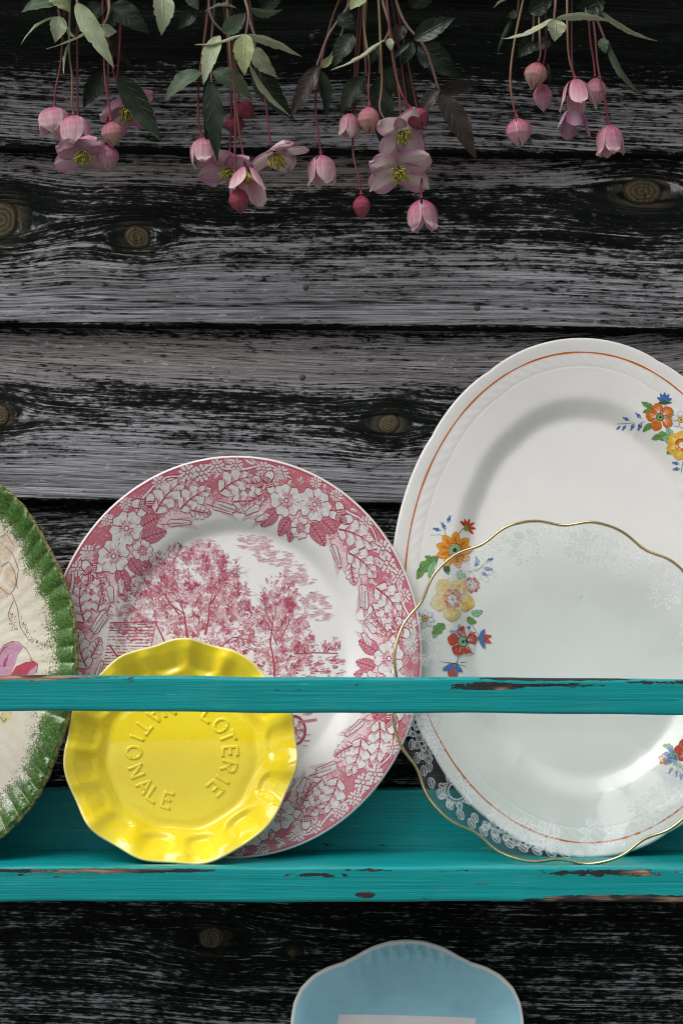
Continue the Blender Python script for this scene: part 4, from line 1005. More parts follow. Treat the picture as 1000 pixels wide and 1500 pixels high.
glass = Plate('glass_plate', 'clear glass plate with white lace print and scalloped gold rim before the platter', 'glass plate', 823, 0.0215, 12.0, 0.1275, 0.1298, R_glass, s_glass, 0.0030, M_GLASS, nth=480, nr=70, foot=0.5)
# gilt band round the edge
t_ = NT('worn gilding'); go = t_.noise(t_.objco(), 160, 4)
M_GILT = t_.set(color=t_.mix(t_.rng(go, .35, .7), (0.72, 0.56, 0.32), (0.52, 0.38, 0.19)), metal=1.0, rough=t_.rng(go, .3, .7, .16, .34))
tt = np.linspace(0, 2 * np.pi, 480, endpoint=False)
Rg = glass.Rf(tt); ex, ey = Rg * glass.ax * np.cos(tt), Rg * glass.ay * np.sin(tt); ez = glass.h(ex * .99999, ey * .99999)
ctr = np.stack([ex, ey, ez - .0015], -1); rad_ = np.stack([np.cos(tt), np.sin(tt), 0 * tt], -1); sec = []
for k in range(10):
    a = 2 * math.pi * k / 10; sec.append(ctr + rad_ * (.0001 + .0012 * math.cos(a)) + np.array([0, 0, 1.0]) * .0020 * math.sin(a))
mesh_obj('gilt_edge', np.stack(sec, 1).reshape(-1, 3), grid_faces(480, 10, True, True), M_GILT, glass.root)
# lace
lc = Decal(glass, off=0.00012)
def gp(a, r): return np.array([r * glass.ax * math.cos(a), r * glass.ay * math.sin(a)])
def lring(c, r, w=.0009, n=16): lc.arc(c[0], c[1], r, r, w, M_FROST, 0, 2 * math.pi, 0, n)
rg = random.Random(5)
for k in range(12):
    a0 = math.radians(103 + 30 * k) + math.radians(15 * 0)
    # daisy medallion in each scallop, meshes between, leaf edging
    if k % 2 == 0:
        c = gp(a0, .862); r = .0062; lring(c, r); lring(c, r * 1.42, .0007, 24)
        for j in range(14): b = j * math.pi / 7; lring(c + np.array([math.cos(b), math.sin(b)]) * r * 1.21, r * .16, .0005, 8)
        for j in range(9):
            b = j * 2 * math.pi / 9; q = c + np.array([math.cos(b), math.sin(b)]) * r * 1.5; e = c + np.array([math.cos(b), math.sin(b)]) * r * 2.25
            for (s0, w) in ((1.0, .0008), (.55, .0006)):
                m_ = (q + e) / 2; lc.arc(m_[0], m_[1], r * .42 * s0, r * .30 * s0, w, M_FROST, 0, 6.2832, b, 14)
            lc.off += 0.00002; lc.arc(*(c + np.array([math.cos(b + .35), math.sin(b + .35)]) * r * 2.3), r * .8, r * .32, .0006, M_FROST, 2.2, 4.1, b + .35, 9); lc.off -= 0.00002
    else:
        for i in range(5):
            for j in range(7):
                c = gp(a0 + math.radians(-13.5 + 4.2 * j + (i % 2) * 2.1), .790 + .033 * i); r = .0024 + .0006 * ((i + j) % 2)
                lring(c, r, .0008, 12); lring(c, r * .58, .0005, 10); lc.ell(c[0], c[1], r * 1.0, r * 1.0, 0, M_FROST2, 10)
    for i in range(6):
        a1 = a0 + math.radians(-15 + 5 * i)
        for (r0, r1, sh) in ((.935, .960, 3.6),) + (((.895, .925, 3.2),) if i in (0, 5) else ()):
            p, q = gp(a1, r0), gp(a1 + math.radians(sh), r1); lc.leaf(p, q, .0046, M_FROST2, .1, 0, 0, 9); lc.off += 0.00002
            lc.line([p, (p + q) / 2, q], .0006, M_FROST); lc.off -= 0.00002
            m_ = (p + q) / 2; dv = q - p; lc.arc(m_[0], m_[1], np.hypot(*dv) / 2, .0023, .0006, M_FROST, 0, 6.2832, math.atan2(dv[1], dv[0]), 12)
lc.build('lace_print')

# ------------------------------------------------------------------ hanging climber
def leaf_mat(name, c1, c2, vein, rough=0.45, spec=0.35, trans=0.25):
    t = NT(name); uv = t.attr('uvl', True)
    sp = t.n.new('ShaderNodeSeparateXYZ'); t.l.new(uv, sp.inputs[0]); U, V, Z = sp.outputs
    av = t.math('ABSOLUTE', V)
    n = t.noise(uv, 9, 4); oc = t.objco(); n2 = t.noise(oc, 160, 4)
    col = t.mix(t.rng(n2, .3, .7), c1, c2)
    side = t.math('SINE', t.math('MULTIPLY', t.math('SUBTRACT', U, t.math('MULTIPLY', av, 0.22)), 44.0))
    veins = t.math('MULTIPLY', t.rng(side, .86, 1.0), t.rng(av, .95, .5))
    mid = t.rng(av, .03, .10, 1, 0)
    vm = t.math('MAXIMUM', mid, t.math('MULTIPLY', veins, .55))
    col = t.mix(t.math('MULTIPLY', vm, .75), col, vein)
    col = t.mix(t.rng(av, .86, 1.0, 0, .35), col, vein)
    h = t.math('ADD', t.math('MULTIPLY', vm, -.8), t.math('MULTIPLY', n2, .5))
    t.set(color=col, rough=rough, spec=spec, normal=t.bump(h, .0006))
    tl = t.n.new('ShaderNodeBsdfTranslucent'); t.put(tl.inputs[0], col)
    mx = t.n.new('ShaderNodeMixShader'); mx.inputs[0].default_value = trans
    t.l.new(t.p.outputs[0], mx.inputs[1]); t.l.new(tl.outputs[0], mx.inputs[2]); t.l.new(mx.outputs[0], t.out.inputs['Surface']); return t.m
LM = {'pale': leaf_mat('pale leaf underside', (0.41, 0.46, 0.30), (0.31, 0.37, 0.23), (0.52, 0.56, 0.42)),
      'lime': leaf_mat('young lime leaf', (0.36, 0.41, 0.20), (0.28, 0.34, 0.16), (0.45, 0.48, 0.28)),
      'mid': leaf_mat('grey green leaf', (0.11, 0.16, 0.095), (0.075, 0.12, 0.07), (0.18, 0.22, 0.15)),
      'dark': leaf_mat('dark green leaf', (0.010, 0.023, 0.009), (0.006, 0.014, 0.006), (0.022, 0.038, 0.017), .40, .35, .12),
      'bronze': leaf_mat('bronze leaf', (0.026, 0.016, 0.012), (0.015, 0.011, 0.008), (0.050, 0.040, 0.027), .42, .35, .12)}
def petal_mat(name, deep, pale, tip, rim=None):
    t = NT(name); uv = t.attr('uvl', True)
    sp = t.n.new('ShaderNodeSeparateXYZ'); t.l.new(uv, sp.inputs[0]); U, V, Z = sp.outputs
    st = t.noise(t.vmath('MULTIPLY', uv, (1.6, 9.0, 1)), 1, 3, .6)
    st2 = t.noise(t.vmath('MULTIPLY', uv, (1.0, 26.0, 1)), 1, 2, .6)
    f = t.math('ADD', U, t.math('MULTIPLY', t.math('SUBTRACT', st, .5), .75))
    col = t.mix(t.rng(f, .02, .62), deep, pale)
    col = t.mix(t.rng(f, .55, 1.15, 0, .8), col, tip)
    col = t.mix(t.math('MULTIPLY', t.rng(st2, .50, .64), .58), col, deep)
    edge = t.rng(t.math('ABSOLUTE', V), .72, 1.0, 0, .45); col = t.mix(edge, col, tip)
    if rim:                                             # open flowers: pale middle, mauve margin
        col = t.mix(t.rng(t.math('ADD', t.math('ABSOLUTE', V), t.math('MULTIPLY', t.math('SUBTRACT', st, .5), .6)), .25, .95), tip, rim); col = t.mix(t.math('MULTIPLY', t.rng(st2, .52, .64), .45), col, deep)
    t.set(color=col, rough=.48, spec=.3, normal=t.bump(t.math('ADD', st, st2), .0004))
    tl = t.n.new('ShaderNodeBsdfTranslucent'); t.put(tl.inputs[0], col)
    mx = t.n.new('ShaderNodeMixShader'); mx.inputs[0].default_value = .3
    t.l.new(t.p.outputs[0], mx.inputs[1]); t.l.new(tl.outputs[0], mx.inputs[2]); t.l.new(mx.outputs[0], t.out.inputs['Surface']); return t.m
PM = {'bell': petal_mat('blush tepal', (0.42, 0.085, 0.175), (0.70, 0.45, 0.51), (0.84, 0.76, 0.74)),
      'bud': petal_mat('rosy bud tepal', (0.40, 0.070, 0.165), (0.66, 0.36, 0.45), (0.82, 0.70, 0.69)),
      'greenbud': petal_mat('green tipped bud tepal', (0.45, 0.085, 0.160), (0.55, 0.33, 0.32), (0.50, 0.50, 0.30)),
      'dark': petal_mat('crimson bud tepal', (0.30, 0.028, 0.070), (0.38, 0.085, 0.135), (0.40, 0.20, 0.20)),
      'open': petal_mat('mauve tepal', (0.44, 0.13, 0.26), (0.46, 0.20, 0.33), (0.70, 0.50, 0.58), (0.54, 0.21, 0.39)),
      'openpale': petal_mat('pale mauve tepal', (0.48, 0.20, 0.30), (0.54, 0.31, 0.41), (0.78, 0.67, 0.66), (0.56, 0.28, 0.43))}
def stem_mat(name, a, b):
    t = NT(name); u = t.attr('uvl', True); sp = t.n.new('ShaderNodeSeparateXYZ'); t.l.new(u, sp.inputs[0])
    c = t.mix(t.rng(t.math('ADD', sp.outputs[0], t.math('MULTIPLY', t.math('SUBTRACT', t.noise(t.objco(), 90, 3), .5), .5)), .1, .85), a, b)
    return t.set(color=c, rough=.45, spec=.3)
SM = {'red': stem_mat('red stalk', (0.15, 0.022, 0.035), (0.12, 0.045, 0.040)), 'tan': stem_mat('tan to red stalk', (0.18, 0.035, 0.045), (0.22, 0.17, 0.085)), 'brown': stem_mat('brown purple vine', (0.16, 0.085, 0.075), (0.20, 0.15, 0.11))}
t_ = NT('yellow green stamen'); M_STAM = t_.set(color=t_.mix(t_.attr('tipf'), (0.30, 0.36, 0.06), (0.66, 0.60, 0.17)), rough=.5, spec=.25)

def catmull(pts, n):
    pts = [Vector(p) for p in pts]; pts = [pts[0] * 2 - pts[1]] + pts + [pts[-1] * 2 - pts[-2]]; out = []
    seg = len(pts) - 3
    for k in range(n + 1):
        u = k / n * seg; i = min(int(u), seg - 1); t = u - i; a, b, c, d = pts[i:i + 4]
        out.append(0.5 * ((2 * b) + (c - a) * t + (2 * a - 5 * b + 4 * c - d) * t * t + (3 * b - a - 3 * c + d) * t ** 3))
    return out
def tube_arrays(path, r0, r1, ns=7, knob=0.0):
    V, U = [], []; n = len(path)
    for k, p in enumerate(path):
        t = (path[min(k + 1, n - 1)] - path[max(k - 1, 0)]).normalized(); a = t.cross(Vector((0.3, 1, 0.2))).normalized(); b = t.cross(a)
        f = k / (n - 1); r = r0 + (r1 - r0) * f
        if knob and f < .08: r *= 1 + knob * (1 - f / .08)
        for j in range(ns): q = 2 * math.pi * j / ns; V.append(p + a * r * math.cos(q) + b * r * math.sin(q)); U.append((f, j / ns, 0))
    return V, grid_faces(n, ns, close_m=True), U
def stem(name, pts, r_end, r_top, mat, root, knob=0.0, nn=26):
    path = catmull(pts, nn); V, F, U = tube_arrays(path, r_end, r_top, 8, knob)
    return at_base(mesh_obj(name, [tuple(v) for v in V], F[:, ::-1], mat, root, attrs={'uvl': np.array(U)}), root)

LSEED = [0]
def leaf(root, x0, y0, x1, y1, w, kind, roll=0.0, bend=0.12, dep=0.06, ddep=0.0, teeth=1, fold=0.35):
    """one leaflet from its stalk end to its tip; roll turns it about its own length, bend arches it"""
    LSEED[0] += 1; r = random.Random(LSEED[0])
    if roll >= 44: roll = roll + 15                  # seen nearly edge on
    a, b = P(x0, y0, dep), P(x1, y1, dep + ddep); ax = b - a; L = ax.length; t = ax / L
    side = t.cross(Vector((0, -1, 0))).normalized(); nrm = side.cross(t).normalized()
    if nrm.y > 0: nrm = -nrm
    q = Matrix.Rotation(math.radians(roll), 3, t); side, nrm = q @ side, q @ nrm
    W = w * .88 * S(dep) / 2; nu, nv = 34, 11; V, U = [], []
    k1, k2 = r.uniform(.36, .48), r.uniform(.56, .68)
    for i in range(nu):
        u = i / (nu - 1); base = math.sin(math.pi * u ** 0.72) ** 0.92 * (1 - .10 * u)
        for j in range(nv):
            v = -1 + 2 * j / (nv - 1); ww = base
            if teeth:                                   # a few coarse teeth, different on the two sides
                kk = k1 if v > 0 else k2
                for c in (kk, kk + .17): ww *= 1 - .17 * math.exp(-((u - c - .025) / .022) ** 2) + .06 * math.exp(-((u - c + .02) / .03) ** 2)
            ww = max(ww, .035)
            p = a + t * L * u + side * W * v * ww
            p = p + nrm * (bend * L * math.sin(math.pi * u) + fold * W * ww * abs(v) ** 1.4 + 0.05 * W * math.sin(u * 19 + v * 3 + LSEED[0]) * abs(v))
            p = p + side * .06 * L * math.sin(u * 2.8 + LSEED[0]) * u * .5
            V.append(tuple(p)); U.append((u, v, LSEED[0]))
    o = mesh_obj('leaf', V, grid_faces(nu, nv), LM[kind], root, attrs={'uvl': np.array(U)}); at_base(o, root); return o

def tepal(name, org, axis, az, L, Wd, psi0, psi1, mat, root, rec=0.0, seed=0, az_ref=None, ruff=.04):
    """one tepal: leaves the stalk at angle psi0 from the flower's axis and ends at psi1"""
    axis = axis.normalized(); e1 = axis.cross(Vector((0, 1, 0.02))).normalized(); e2 = axis.cross(e1).normalized()
    nu, nv = 22, 11; r = random.Random(seed); V, U = [], []; rad, ax_ = [0.0012], [0.0]; ds = L / (nu - 1)
    for i in range(1, nu):
        u = (i - .5) / (nu - 1); s = u * u * (3 - 2 * u); psi = psi0 + (psi1 - psi0) * s + rec * max(0, u - .72) * 4
        rad.append(rad[-1] + math.sin(psi) * ds); ax_.append(ax_[-1] + math.cos(psi) * ds)
    ph = r.uniform(0, 6)
    for i in range(nu):
        u = i / (nu - 1); w = Wd * (max(0, 1 - abs(2 * u ** 1.12 - 1) ** 2.3) ** .55 * .97 + .05 * (1 - u))
        R = max(rad[i], .0006)
        for j in range(nv):
            v = -1 + 2 * j / (nv - 1); sw = w * v
            cur = max(R, Wd * .55) if psi1 > 0.7 else max(R, Wd * .30)
            phi = sw / cur; lat = cur * math.sin(phi); dr = -cur * (1 - math.cos(phi))
            rr_ = R + dr + ruff * Wd * math.sin(u * 7 + v * 4 + ph) * abs(v) * u
            aa = ax_[i] + ruff * Wd * math.cos(v * 5 + ph) * u
            d1 = e1 * math.cos(az) + e2 * math.sin(az); d2 = -e1 * math.sin(az) + e2 * math.cos(az)
            V.append(tuple(org + axis * aa + d1 * rr_ + d2 * lat)); U.append((u, v, seed * 1.37))
    return mesh_obj(name, V, grid_faces(nu, nv), mat, root, attrs={'uvl': np.array(U)})

def stamens(org, axis, L, n, spread, parent, seed):
    r = random.Random(seed); axis = axis.normalized(); e1 = axis.cross(Vector((0, 1, .02))).normalized(); e2 = axis.cross(e1)
    V, F, T = [], [], []
    for k in range(n):
        a = r.uniform(0, 6.28); th = spread * math.sqrt(r.random()); l = L * r.uniform(.75, 1.1)
        d = (axis * math.cos(th) + (e1 * math.cos(a) + e2 * math.sin(a)) * math.sin(th)); tip = (d + axis * .35).normalized()
        pts = [org + d * l * .1, org + d * l * .5, org + d * l * .75 + tip * l * .1, org + d * l * .75 + tip * l * .28]; rs = [.0003, .00028, .00055, .0003]
        b = len(V)
        for p, q in zip(pts, rs):
            for j in range(4): w = j * 1.5708; V.append(tuple(p + e1 * q * math.cos(w) + e2 * q * math.sin(w)))
            T += [0.0 if q < .0003 else (1.0 if q > .0005 else .35)] * 4
        F += (grid_faces(4, 4, close_m=True) + b).tolist(); F.append([b + 12, b + 13, b + 14, b + 15])
    return mesh_obj('stamens', V, F, M_STAM, parent, attrs={'tipf': np.array(T)})

def cup_tepal(org, axis, az, L, w, kind, mat, parent, seed, k):
    """tepal of a closed or nodding flower: a broad shell that follows the egg or bell shape of the whole bloom"""
    axis = axis.normalized(); e1 = axis.cross(Vector((0, 1, 0.02))).normalized(); e2 = axis.cross(e1).normalized(); r = random.Random(seed * 31 + k)
    if kind == 'bud': us, rs = [0, .05, .15, .32, .52, .72, .88, 1], [.10, .36, .70, .97, 1.0, .72, .34, .04]
    elif kind == 'bell': us, rs = [0, .05, .15, .32, .55, .78, .92, 1], [.10, .40, .72, .95, 1.0, .93, .78 + r.uniform(-.05, .25), .60 + r.uniform(-.05, .45)]
    else: us, rs = [0, .05, .15, .32, .55, .78, 1], [.10, .38, .66, .88, 1.02, 1.12, 1.18 + r.uniform(-.05, .2)]
    nu, nv = 24, 13; V, U = [], []; inn = (.93, 1.0)[k % 2]; ln = L * r.uniform(.94, 1.03) * (1.0 if k % 2 else .985); ph = r.uniform(0, 6)
    for i in range(nu):
        u = i / (nu - 1); R = float(np.interp(u, us, rs)) * w / 2 * inn
        span = (.62 + .34 * min(1, u / .25)) * (max(0.0, 1 - max(0, (u - .45) / .55) ** 2.3)) ** .62
        half = span * (.98 if kind == 'bud' else .86 if kind == 'bell' else .70)
        for j in range(nv):
            v = -1 + 2 * j / (nv - 1); a = az + v * half
            rr_ = R * (1 - .05 * abs(v) ** 3 * (kind == 'bud') + .07 * abs(v) ** 2 * u * (kind != 'bud')) + w * .012 * math.sin(v * 6 + u * 5 + ph) * u + w * .020 * (abs(v) < .12) * 0
            aa = ln * (u - .03 * abs(v) ** 2 * (u > .5) * u) + w * .02 * math.cos(v * 4 + ph) * u
            V.append(tuple(org + axis * aa + (e1 * math.cos(a) + e2 * math.sin(a)) * rr_)); U.append((u, v, seed * 1.37 + k))
    return mesh_obj('petal', V, grid_faces(nu, nv), mat, parent, attrs={'uvl': np.array(U)})

FS = [0]
def blossom(root, x, y, L, w, kind, mat, path, stem_kind='red', tilt=0.0, fwd=0.0, dep=0.06, az0=None, n=4, az_list=None):
    """stalk + tepals. (x, y) is where the stalk meets the flower; L and w are its length and width in pixels;
       tilt swings it sideways, fwd turns its mouth towards the viewer"""
    FS[0] += 1; sd = FS[0]; r = random.Random(sd * 13)
    o = P(x, y, dep); s = S(dep); L *= s; w *= s
    ax_ = Vector((math.sin(tilt) * math.cos(fwd), -math.sin(fwd), -math.cos(tilt) * math.cos(fwd)))
    pts = [tuple(o - ax_ * .0006)] + [tuple(P(a + r.uniform(-4, 4) * (b > T0), b, dep + c)) for a, b, c in path]
    st = stem('blossom', pts, .00075, .00095, SM[stem_kind], root, 1.1)
    az0 = r.uniform(0, 1.57) if az0 is None else az0
    M = PM[mat]
    azs = az_list or [az0 + k * 2 * math.pi / n + r.uniform(-.12, .12) for k in range(n)]
    for k, az in enumerate(azs):
        if kind != 'open': cup_tepal(o, ax_, az, L, w, kind, M, st, sd, k); continue
        tepal('petal', o, ax_, az, L * r.uniform(.92, 1.08), w * .52, 1.35, 1.12 + r.uniform(-.22, .2), M, st, r.uniform(-.2, .35), sd * 10 + k, ruff=.16)
    if kind in ('open', 'half'): stamens(o + ax_ * .001, ax_, w * .45 if kind == 'half' else L * .48, 90, .85 if kind == 'open' else .5, st, sd)
    return st

def hanger(x, label, px_base):
    root = empty('clematis_spray', P(px_base, -40, .07), label, 'climbing plant', 'clematis sprays hanging over the plank wall'); return root

# --- spray over the left end
A = hanger(0, 'pale leaved clematis spray with two nodding bells above a mauve open flower', 110)
T0 = -45
blossom(A, 80, 157, 45, 50, 'bell', 'bell', [(84, 130, 0), (88, 90, .004), (92, 30, .004), (100, T0, 0)], 'red', .05, .12, .056)
blossom(A, 108, 169, 47, 48, 'bell', 'bell', [(104, 150, 0), (108, 110, .002), (104, 70, .006), (104, T0, .01)], 'tan', .12, .12, .050)
blossom(A, 121, 222, 44, 44, 'open', 'open', [(118, 200, .012), (115, 150, .018), (116, 60, .018), (112, T0, .01)], 'red', .15, .75, .052, az_list=[3.3, 2.5, 0.9, 5.9])
blossom(A, 163, 178, 38, 32, 'bud', 'greenbud', [(156, 150, 0), (158, 118, .002), (150, 60, .01), (150, T0, .01)], 'red', .10, .05, .048)
blossom(A, 158, 212, 39, 34, 'bud', 'bud', [(157, 196, .010), (160, 150, .014), (156, 60, .014), (154, T0, .01)], 'red', .02, .08, .056)
blossom(A, 184, 156, 48, 42, 'open', 'open', [(172, 132, .006), (168, 90, .012), (172, 40, .012), (176, T0, .01)], 'red', .35, .55, .072, az_list=[2.6, .5, 5.4, 3.9])
stem('stem', [P(88, 24, .05), P(86, 8, .05), P(92, T0, .06)], .0010, .0013, SM['brown'], A)
stem('stem', [P(148, 45, .05), P(158, 24, .048), P(160, 4, .05), P(152, T0, .06)], .0011, .0014, SM['brown'], A)
stem('stem', [P(114, 6, .04), P(112, -10, .045), P(112, T0, .06)], .0010, .0012, SM['brown'], A)
stem('stem', [P(237, -8, .05), P(232, -25, .055), P(226, T0, .06)], .0010, .0012, SM['brown'], A)
stem('stem', [P(172, 116, .066), P(176, 60, .064), P(182, T0, .06)], .0008, .0010, SM['red'], A)
for q in ((88, 24, 31, 65, 20, 'pale', 52, .10, .05), (88, 24, 80, 62, 30, 'pale', -15, .10, .047), (89, 24, 112, 57, 20, 'pale', 48, .05, .046), (112, 4, 169, 99, 34, 'pale', 12, .05, .038), (150, 36, 68, 72, 24, 'pale', 60, -.05, .047),
          (149, 40, 172, 46, 24, 'pale', 30, .2, .045), (163, 6, 219, 50, 42, 'dark', -10, .08, .056), (152, 6, 128, 34, 34, 'dark', 15, .1, .062), (88, 4, 31, 17, 34, 'mid', 30, .12, .052), (76, -22, 104, 18, 34, 'lime', 20, .1, .048),
          (236, -12, 238, 52, 38, 'pale', -20, .10, .045), (174, 110, 240, 206, 42, 'dark', 12, -.04, .046), (152, 106, 122, 158, 34, 'dark', -10, .05, .084), (104, 60, 94, 112, 18, 'pale', 55, .05, .05), (150, 36, 178, 16, 30, 'dark', 10, .1, .066), (60, 20, 40, -30, 40, 'dark', 0, .1, .075), (120, 24, 100, 66, 20, 'dark', 0, .1, .078), (152, 40, 200, 100, 24, 'bronze', 30, .1, .085)):
    leaf(A, *q)

# --- spray left of centre
B = hanger(0, 'clematis spray with three pale pointed leaves above a dark green leaf and mauve flowers', 345)
blossom(B, 297, 202, 44, 42, 'bell', 'bell', [(294, 175, 0), (295, 110, .004), (302, 30, .006), (308, T0, .01)], 'red', .10, .1, .056)
blossom(B, 337, 247, 44, 42, 'open', 'open', [(333, 215, .012), (336, 150, .014), (330, 50, .014), (322, T0, .01)], 'red', -.15, .8, .060, az_list=[3.4, 2.0, .9, 5.6])
blossom(B, 360, 247, 50, 48, 'half', 'bell', [(356, 215, .003), (350, 170, .006), (338, 80, .01), (330, T0, .01)], 'tan', .10, .45, .046)
blossom(B, 347, 276, 39, 30, 'bud', 'dark', [(344, 240, 0), (346, 180, .004), (340, 90, .008), (330, T0, .01)], 'red', .18, .05, .038)
blossom(B, 350, 151, 32, 30, 'bud', 'dark', [(346, 130, .002), (340, 70, .006), (336, T0, .0)], 'red', .75, 0, .074)
blossom(B, 340, 168, 36, 30, 'bud', 'dark', [(338, 140, .002), (334, 70, .004), (330, T0, .0)], 'red', .25, 0, .080)
blossom(B, 402, 222, 50, 46, 'open', 'openpale', [(396, 196, 0), (388, 150, .004), (374, 70, .01), (360, T0, .01)], 'red', .30, .28, .052, az_list=[3.3, 1.2, .1, 5.0])
blossom(B, 470, 227, 49, 42, 'bell', 'bell', [(468, 205, 0), (464, 150, .002), (466, 98, .006), (490, 20, .01), (520, T0, .01)], 'red', .06, .08, .054)
for pts in ([(360, 52, .042), (364, 20, .044), (356, -10, .05), (350, T0, .06)], [(330, 50, .06), (308, 20, .06), (306, T0, .066)], [(366, 98, .058), (374, 60, .056), (366, 30, .06), (352, T0, .066)], [(310, 122, .06), (310, 60, .066), (318, T0, .07)], [(296, 108, .075), (300, 50, .075), (312, T0, .075)], [(332, 12, .05), (334, T0, .06)]):
    stem('stem', [P(*p) for p in pts], .0009, .0013, SM['brown'], B)
for q in ((358, 50, 285, 66, 24, 'pale', 56, -.08, .040), (360, 50, 357, 111, 36, 'lime', 8, .06, .036), (363, 50, 441, 85, 26, 'pale', 50, -.08, .038), (322, 52, 297, 124, 32, 'pale', 22, .08, .042), (366, 94, 426, 170, 26, 'pale', 56, .06, .046), (372, 70, 408, 112, 32, 'pale', 32, .12, .05),
          (346, 12, 300, 17, 26, 'mid', 50, .1, .045), (366, 12, 414, 14, 26, 'mid', 52, .1, .045), (326, 46, 362, 20, 30, 'mid', 20, .15, .046), (296, 106, 240, 148, 36, 'mid', 32, .12, .058), (312, 104, 370, 146, 38, 'mid', -20, .12, .056), (309, 120, 322, 236, 36, 'dark', 12, .03, .040), (304, 116, 306, 222, 30, 'dark', -30, .05, .052),
          (372, 100, 430, 176, 42, 'dark', 10, .08, .062), (320, 0, 290, -30, 40, 'dark', 0, .1, .07), (380, 10, 420, -20, 36, 'dark', 10, .1, .07), (360, 20, 330, 50, 30, 'dark', 0, .1, .078), (285, 15, 262, 44, 26, 'dark', 0, .1, .066), (278, -12, 292, 14, 24, 'mid', 20, .1, .06)):
    leaf(B, *q)

# --- spray right of centre
Cc = hanger(0, 'clematis spray with two stacked open mauve flowers and long bronze leaves', 555)
blossom(Cc, 513, 166, 39, 30, 'bell', 'bell', [(518, 150, .010), (524, 90, .014), (530, T0, .01)], 'red', -.08, .05, .060)
blossom(Cc, 541, 156, 44, 34, 'bud', 'greenbud', [(541, 130, 0), (538, 90, .003), (536, 30, .006), (538, T0, .01)], 'tan', -.05, .05, .050)
blossom(Cc, 529, 286, 36, 28, 'bud', 'dark', [(528, 262, .0), (520, 220, .006), (522, 150, .016), (534, T0, .016)], 'red', .03, .0, .056)
blossom(Cc, 617, 292, 49, 44, 'bell', 'bud', [(618, 266, .004), (620, 230, .018), (600, 120, .024), (570, T0, .014)], 'red', .06, .06, .050)
blossom(Cc, 588, 192, 46, 44, 'open', 'openpale', [(572, 182, .004), (560, 160, .006), (556, 110, .008), (552, T0, .01)], 'tan', .30, .75, .044, az_list=[3.7, 2.2, 1.0, 5.0])
blossom(Cc, 583, 246, 50, 46, 'open', 'openpale', [(586, 220, .014), (582, 150, .018), (572, 60, .018), (560, T0, .01)], 'tan', .10, .80, .054, az_list=[3.6, 2.6, .6, 5.7])
blossom(Cc, 603, 161, 36, 34, 'bud', 'dark', [(592, 140, 0), (578, 108, .004), (574, 60, .006), (562, T0, .01)], 'red', .62, .15, .040)
blossom(Cc, 604, 226, 34, 30, 'bell', 'openpale', [(600, 190, .01), (590, 100, .012), (566, T0, .012)], 'red', .5, .2, .064)
for pts in ([(464, 96, .056), (482, 50, .058), (514, 2, .06), (530, T0, .066)], [(472, 100, .06), (500, 50, .062), (518, T0, .066)], [(562, 62, .05), (570, 40, .05), (560, 0, .055), (556, T0, .06)], [(642, 130, .056), (622, 70, .056), (590, 28, .058), (566, T0, .064)], [(574, 60, .05), (568, 20, .055), (562, T0, .06)], [(556, 108, .076), (556, 30, .076), (550, T0, .076)], [(536, 112, .07), (534, 40, .07), (540, T0, .07)]):
    stem('stem', [P(*p) for p in pts], .0009, .0012, SM['brown'], Cc)
for q in ((563, 58, 484, 103, 26, 'pale', 56, -.08, .044), (570, 56, 572, 75, 14, 'pale', 0, .1, .044), (536, -8, 511, 14, 30, 'lime', 20, .1, .05), (466, 98, 424, 172, 32, 'bronze', 16, .04, .052), (467, 102, 479, 172, 28, 'dark', -36, .04, .058), (517, 50, 489, 100, 36, 'dark', 18, .08, .056), (496, 22, 522, 44, 30, 'dark', 0, .1, .056), (470, 98, 488, 80, 14, 'lime', 20, .1, .055),
          (606, 58, 668, 28, 36, 'dark', -8, .1, .048), (612, 66, 672, 116, 46, 'dark', 10, .1, .066), (644, 131, 700, 120, 28, 'bronze', 30, .05, .050), (643, 136, 701, 234, 40, 'bronze', -8, .03, .044), (642, 131, 614, 172, 28, 'bronze', 20, .08, .056), (534, 112, 498, 168, 36, 'dark', 18, .06, .066), (556, 112, 560, 224, 44, 'dark', 0, .05, .084), (602, 60, 586, 96, 26, 'dark', -10, .08, .06), (590, 36, 578, 66, 26, 'bronze', 10, .1, .06),
          (560, 100, 618, 160, 40, 'dark', 0, .06, .082), (520, 10, 490, -20, 40, 'dark', 0, .1, .075), (600, 10, 640, -25, 40, 'dark', 0, .1, .075), (600, 62, 570, 90, 10, 'dark', 0, .1, .055), (552, 60, 536, 100, 26, 'dark', 0, .1, .08)):
    leaf(Cc, *q)

# --- spray over the right end
E = hanger(0, 'clematis spray with wide pale leaf pair and plump closed pink buds', 815)
blossom(E, 788, 91, 42, 34, 'bud', 'greenbud', [(792, 78, .0), (788, 50, .004), (786, T0, .008)], 'tan', -.22, .05, .050)
blossom(E, 793, 123, 43, 31, 'bud', 'bud', [(792, 105, .012), (798, 60, .016), (796, T0, .012)], 'red', .08, .0, .066)
blossom(E, 757, 173, 46, 38, 'bud', 'bud', [(750, 150, 0), (750, 110, .002), (758, 50, .006), (776, T0, .01)], 'tan', .12, .06, .050)
blossom(E, 842, 116, 52, 44, 'half', 'bud', [(836, 85, 0), (832, 40, .002), (830, T0, .008)], 'tan', .08, .18, .046, az_list=[1.55, 3.1, 4.7, .2])
blossom(E, 871, 114, 43, 34, 'bud', 'bell', [(866, 90, .004), (862, 45, .006), (858, T0, .01)], 'red', .06, .0, .062)
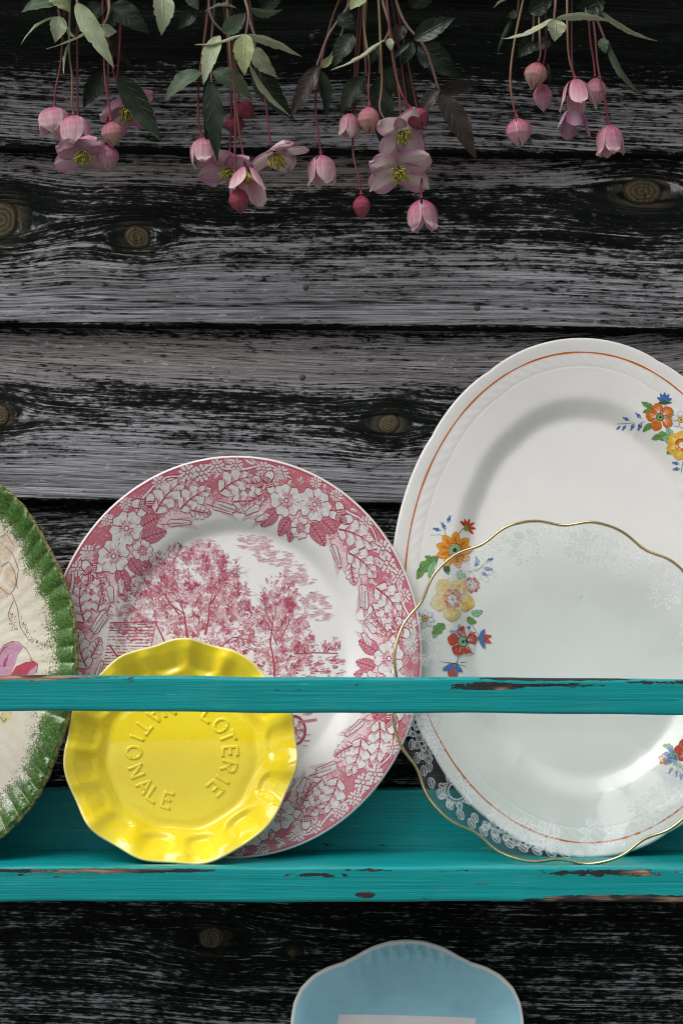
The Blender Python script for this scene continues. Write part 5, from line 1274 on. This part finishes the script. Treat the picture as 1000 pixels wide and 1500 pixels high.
blossom(E, 841, 160, 42, 40, 'half', 'open', [(842, 140, .010), (840, 80, .016), (838, T0, .016)], 'red', -.10, .30, .062, az_list=[1.6, 3.0, 4.4, 0.1])
blossom(E, 891, 183, 48, 40, 'bell', 'bud', [(888, 150, 0), (878, 95, .003), (866, 40, .006), (856, T0, .01)], 'red', .06, .06, .048)
for pts in ([(811, 28, .046), (813, -5, .048), (808, T0, .06)], [(886, 60, .056), (872, 20, .056), (860, T0, .062)], [(876, 18, .05), (862, -10, .055), (856, T0, .062)], [(757, 20, .07), (764, T0, .07)], [(780, 60, .07), (784, T0, .07)]):
    stem('stem', [P(*p) for p in pts], .0009, .0013, SM['brown'], E)
for q in ((810, 28, 734, 57, 24, 'pale', 46, -.10, .042), (812, 28, 812, 61, 34, 'pale', -12, .10, .038), (814, 26, 896, 30, 20, 'pale', 46, -.10, .038), (876, 14, 963, 60, 15, 'pale', 50, .06, .052), (889, 58, 939, 141, 20, 'mid', 48, .08, .054), (881, 56, 886, 79, 18, 'mid', 10, .1, .054), (773, 18, 812, -4, 32, 'dark', 10, .1, .056), (858, 14, 886, 0, 36, 'dark', 10, .1, .052), (862, 2, 882, 28, 32, 'mid', 30, .1, .056),
          (757, 20, 728, 82, 12, 'dark', 40, .05, .07), (782, 58, 757, 84, 30, 'dark', 0, .1, .074), (806, 60, 782, 74, 24, 'bronze', 20, .1, .064), (842, 10, 880, 22, 34, 'dark', 0, .1, .078), (752, -2, 722, 12, 18, 'pale', 50, .1, .06), (820, 0, 780, -28, 40, 'dark', 0, .1, .075), (800, 92, 806, 124, 8, 'dark', 0, .05, .08), (750, 28, 752, 14, 14, 'mid', 0, .1, .066)):
    leaf(E, *q)

# unseen eave batten, added to shade the top boards and hold the climber
M_EAVE = plain('dark stained eave timber', (0.02, 0.02, 0.02), .8)
ev = box_mesh('eave_batten', (-0.60, 0.040, P(0, T0 - 4, .06).z - .001), (0.60, 0.116, P(0, T0 - 4, .06).z + .030), M_EAVE, None, .003, None, 40)
tag(ev, 'unseen dark stained eave batten added for shade above the hanging clematis', 'batten')
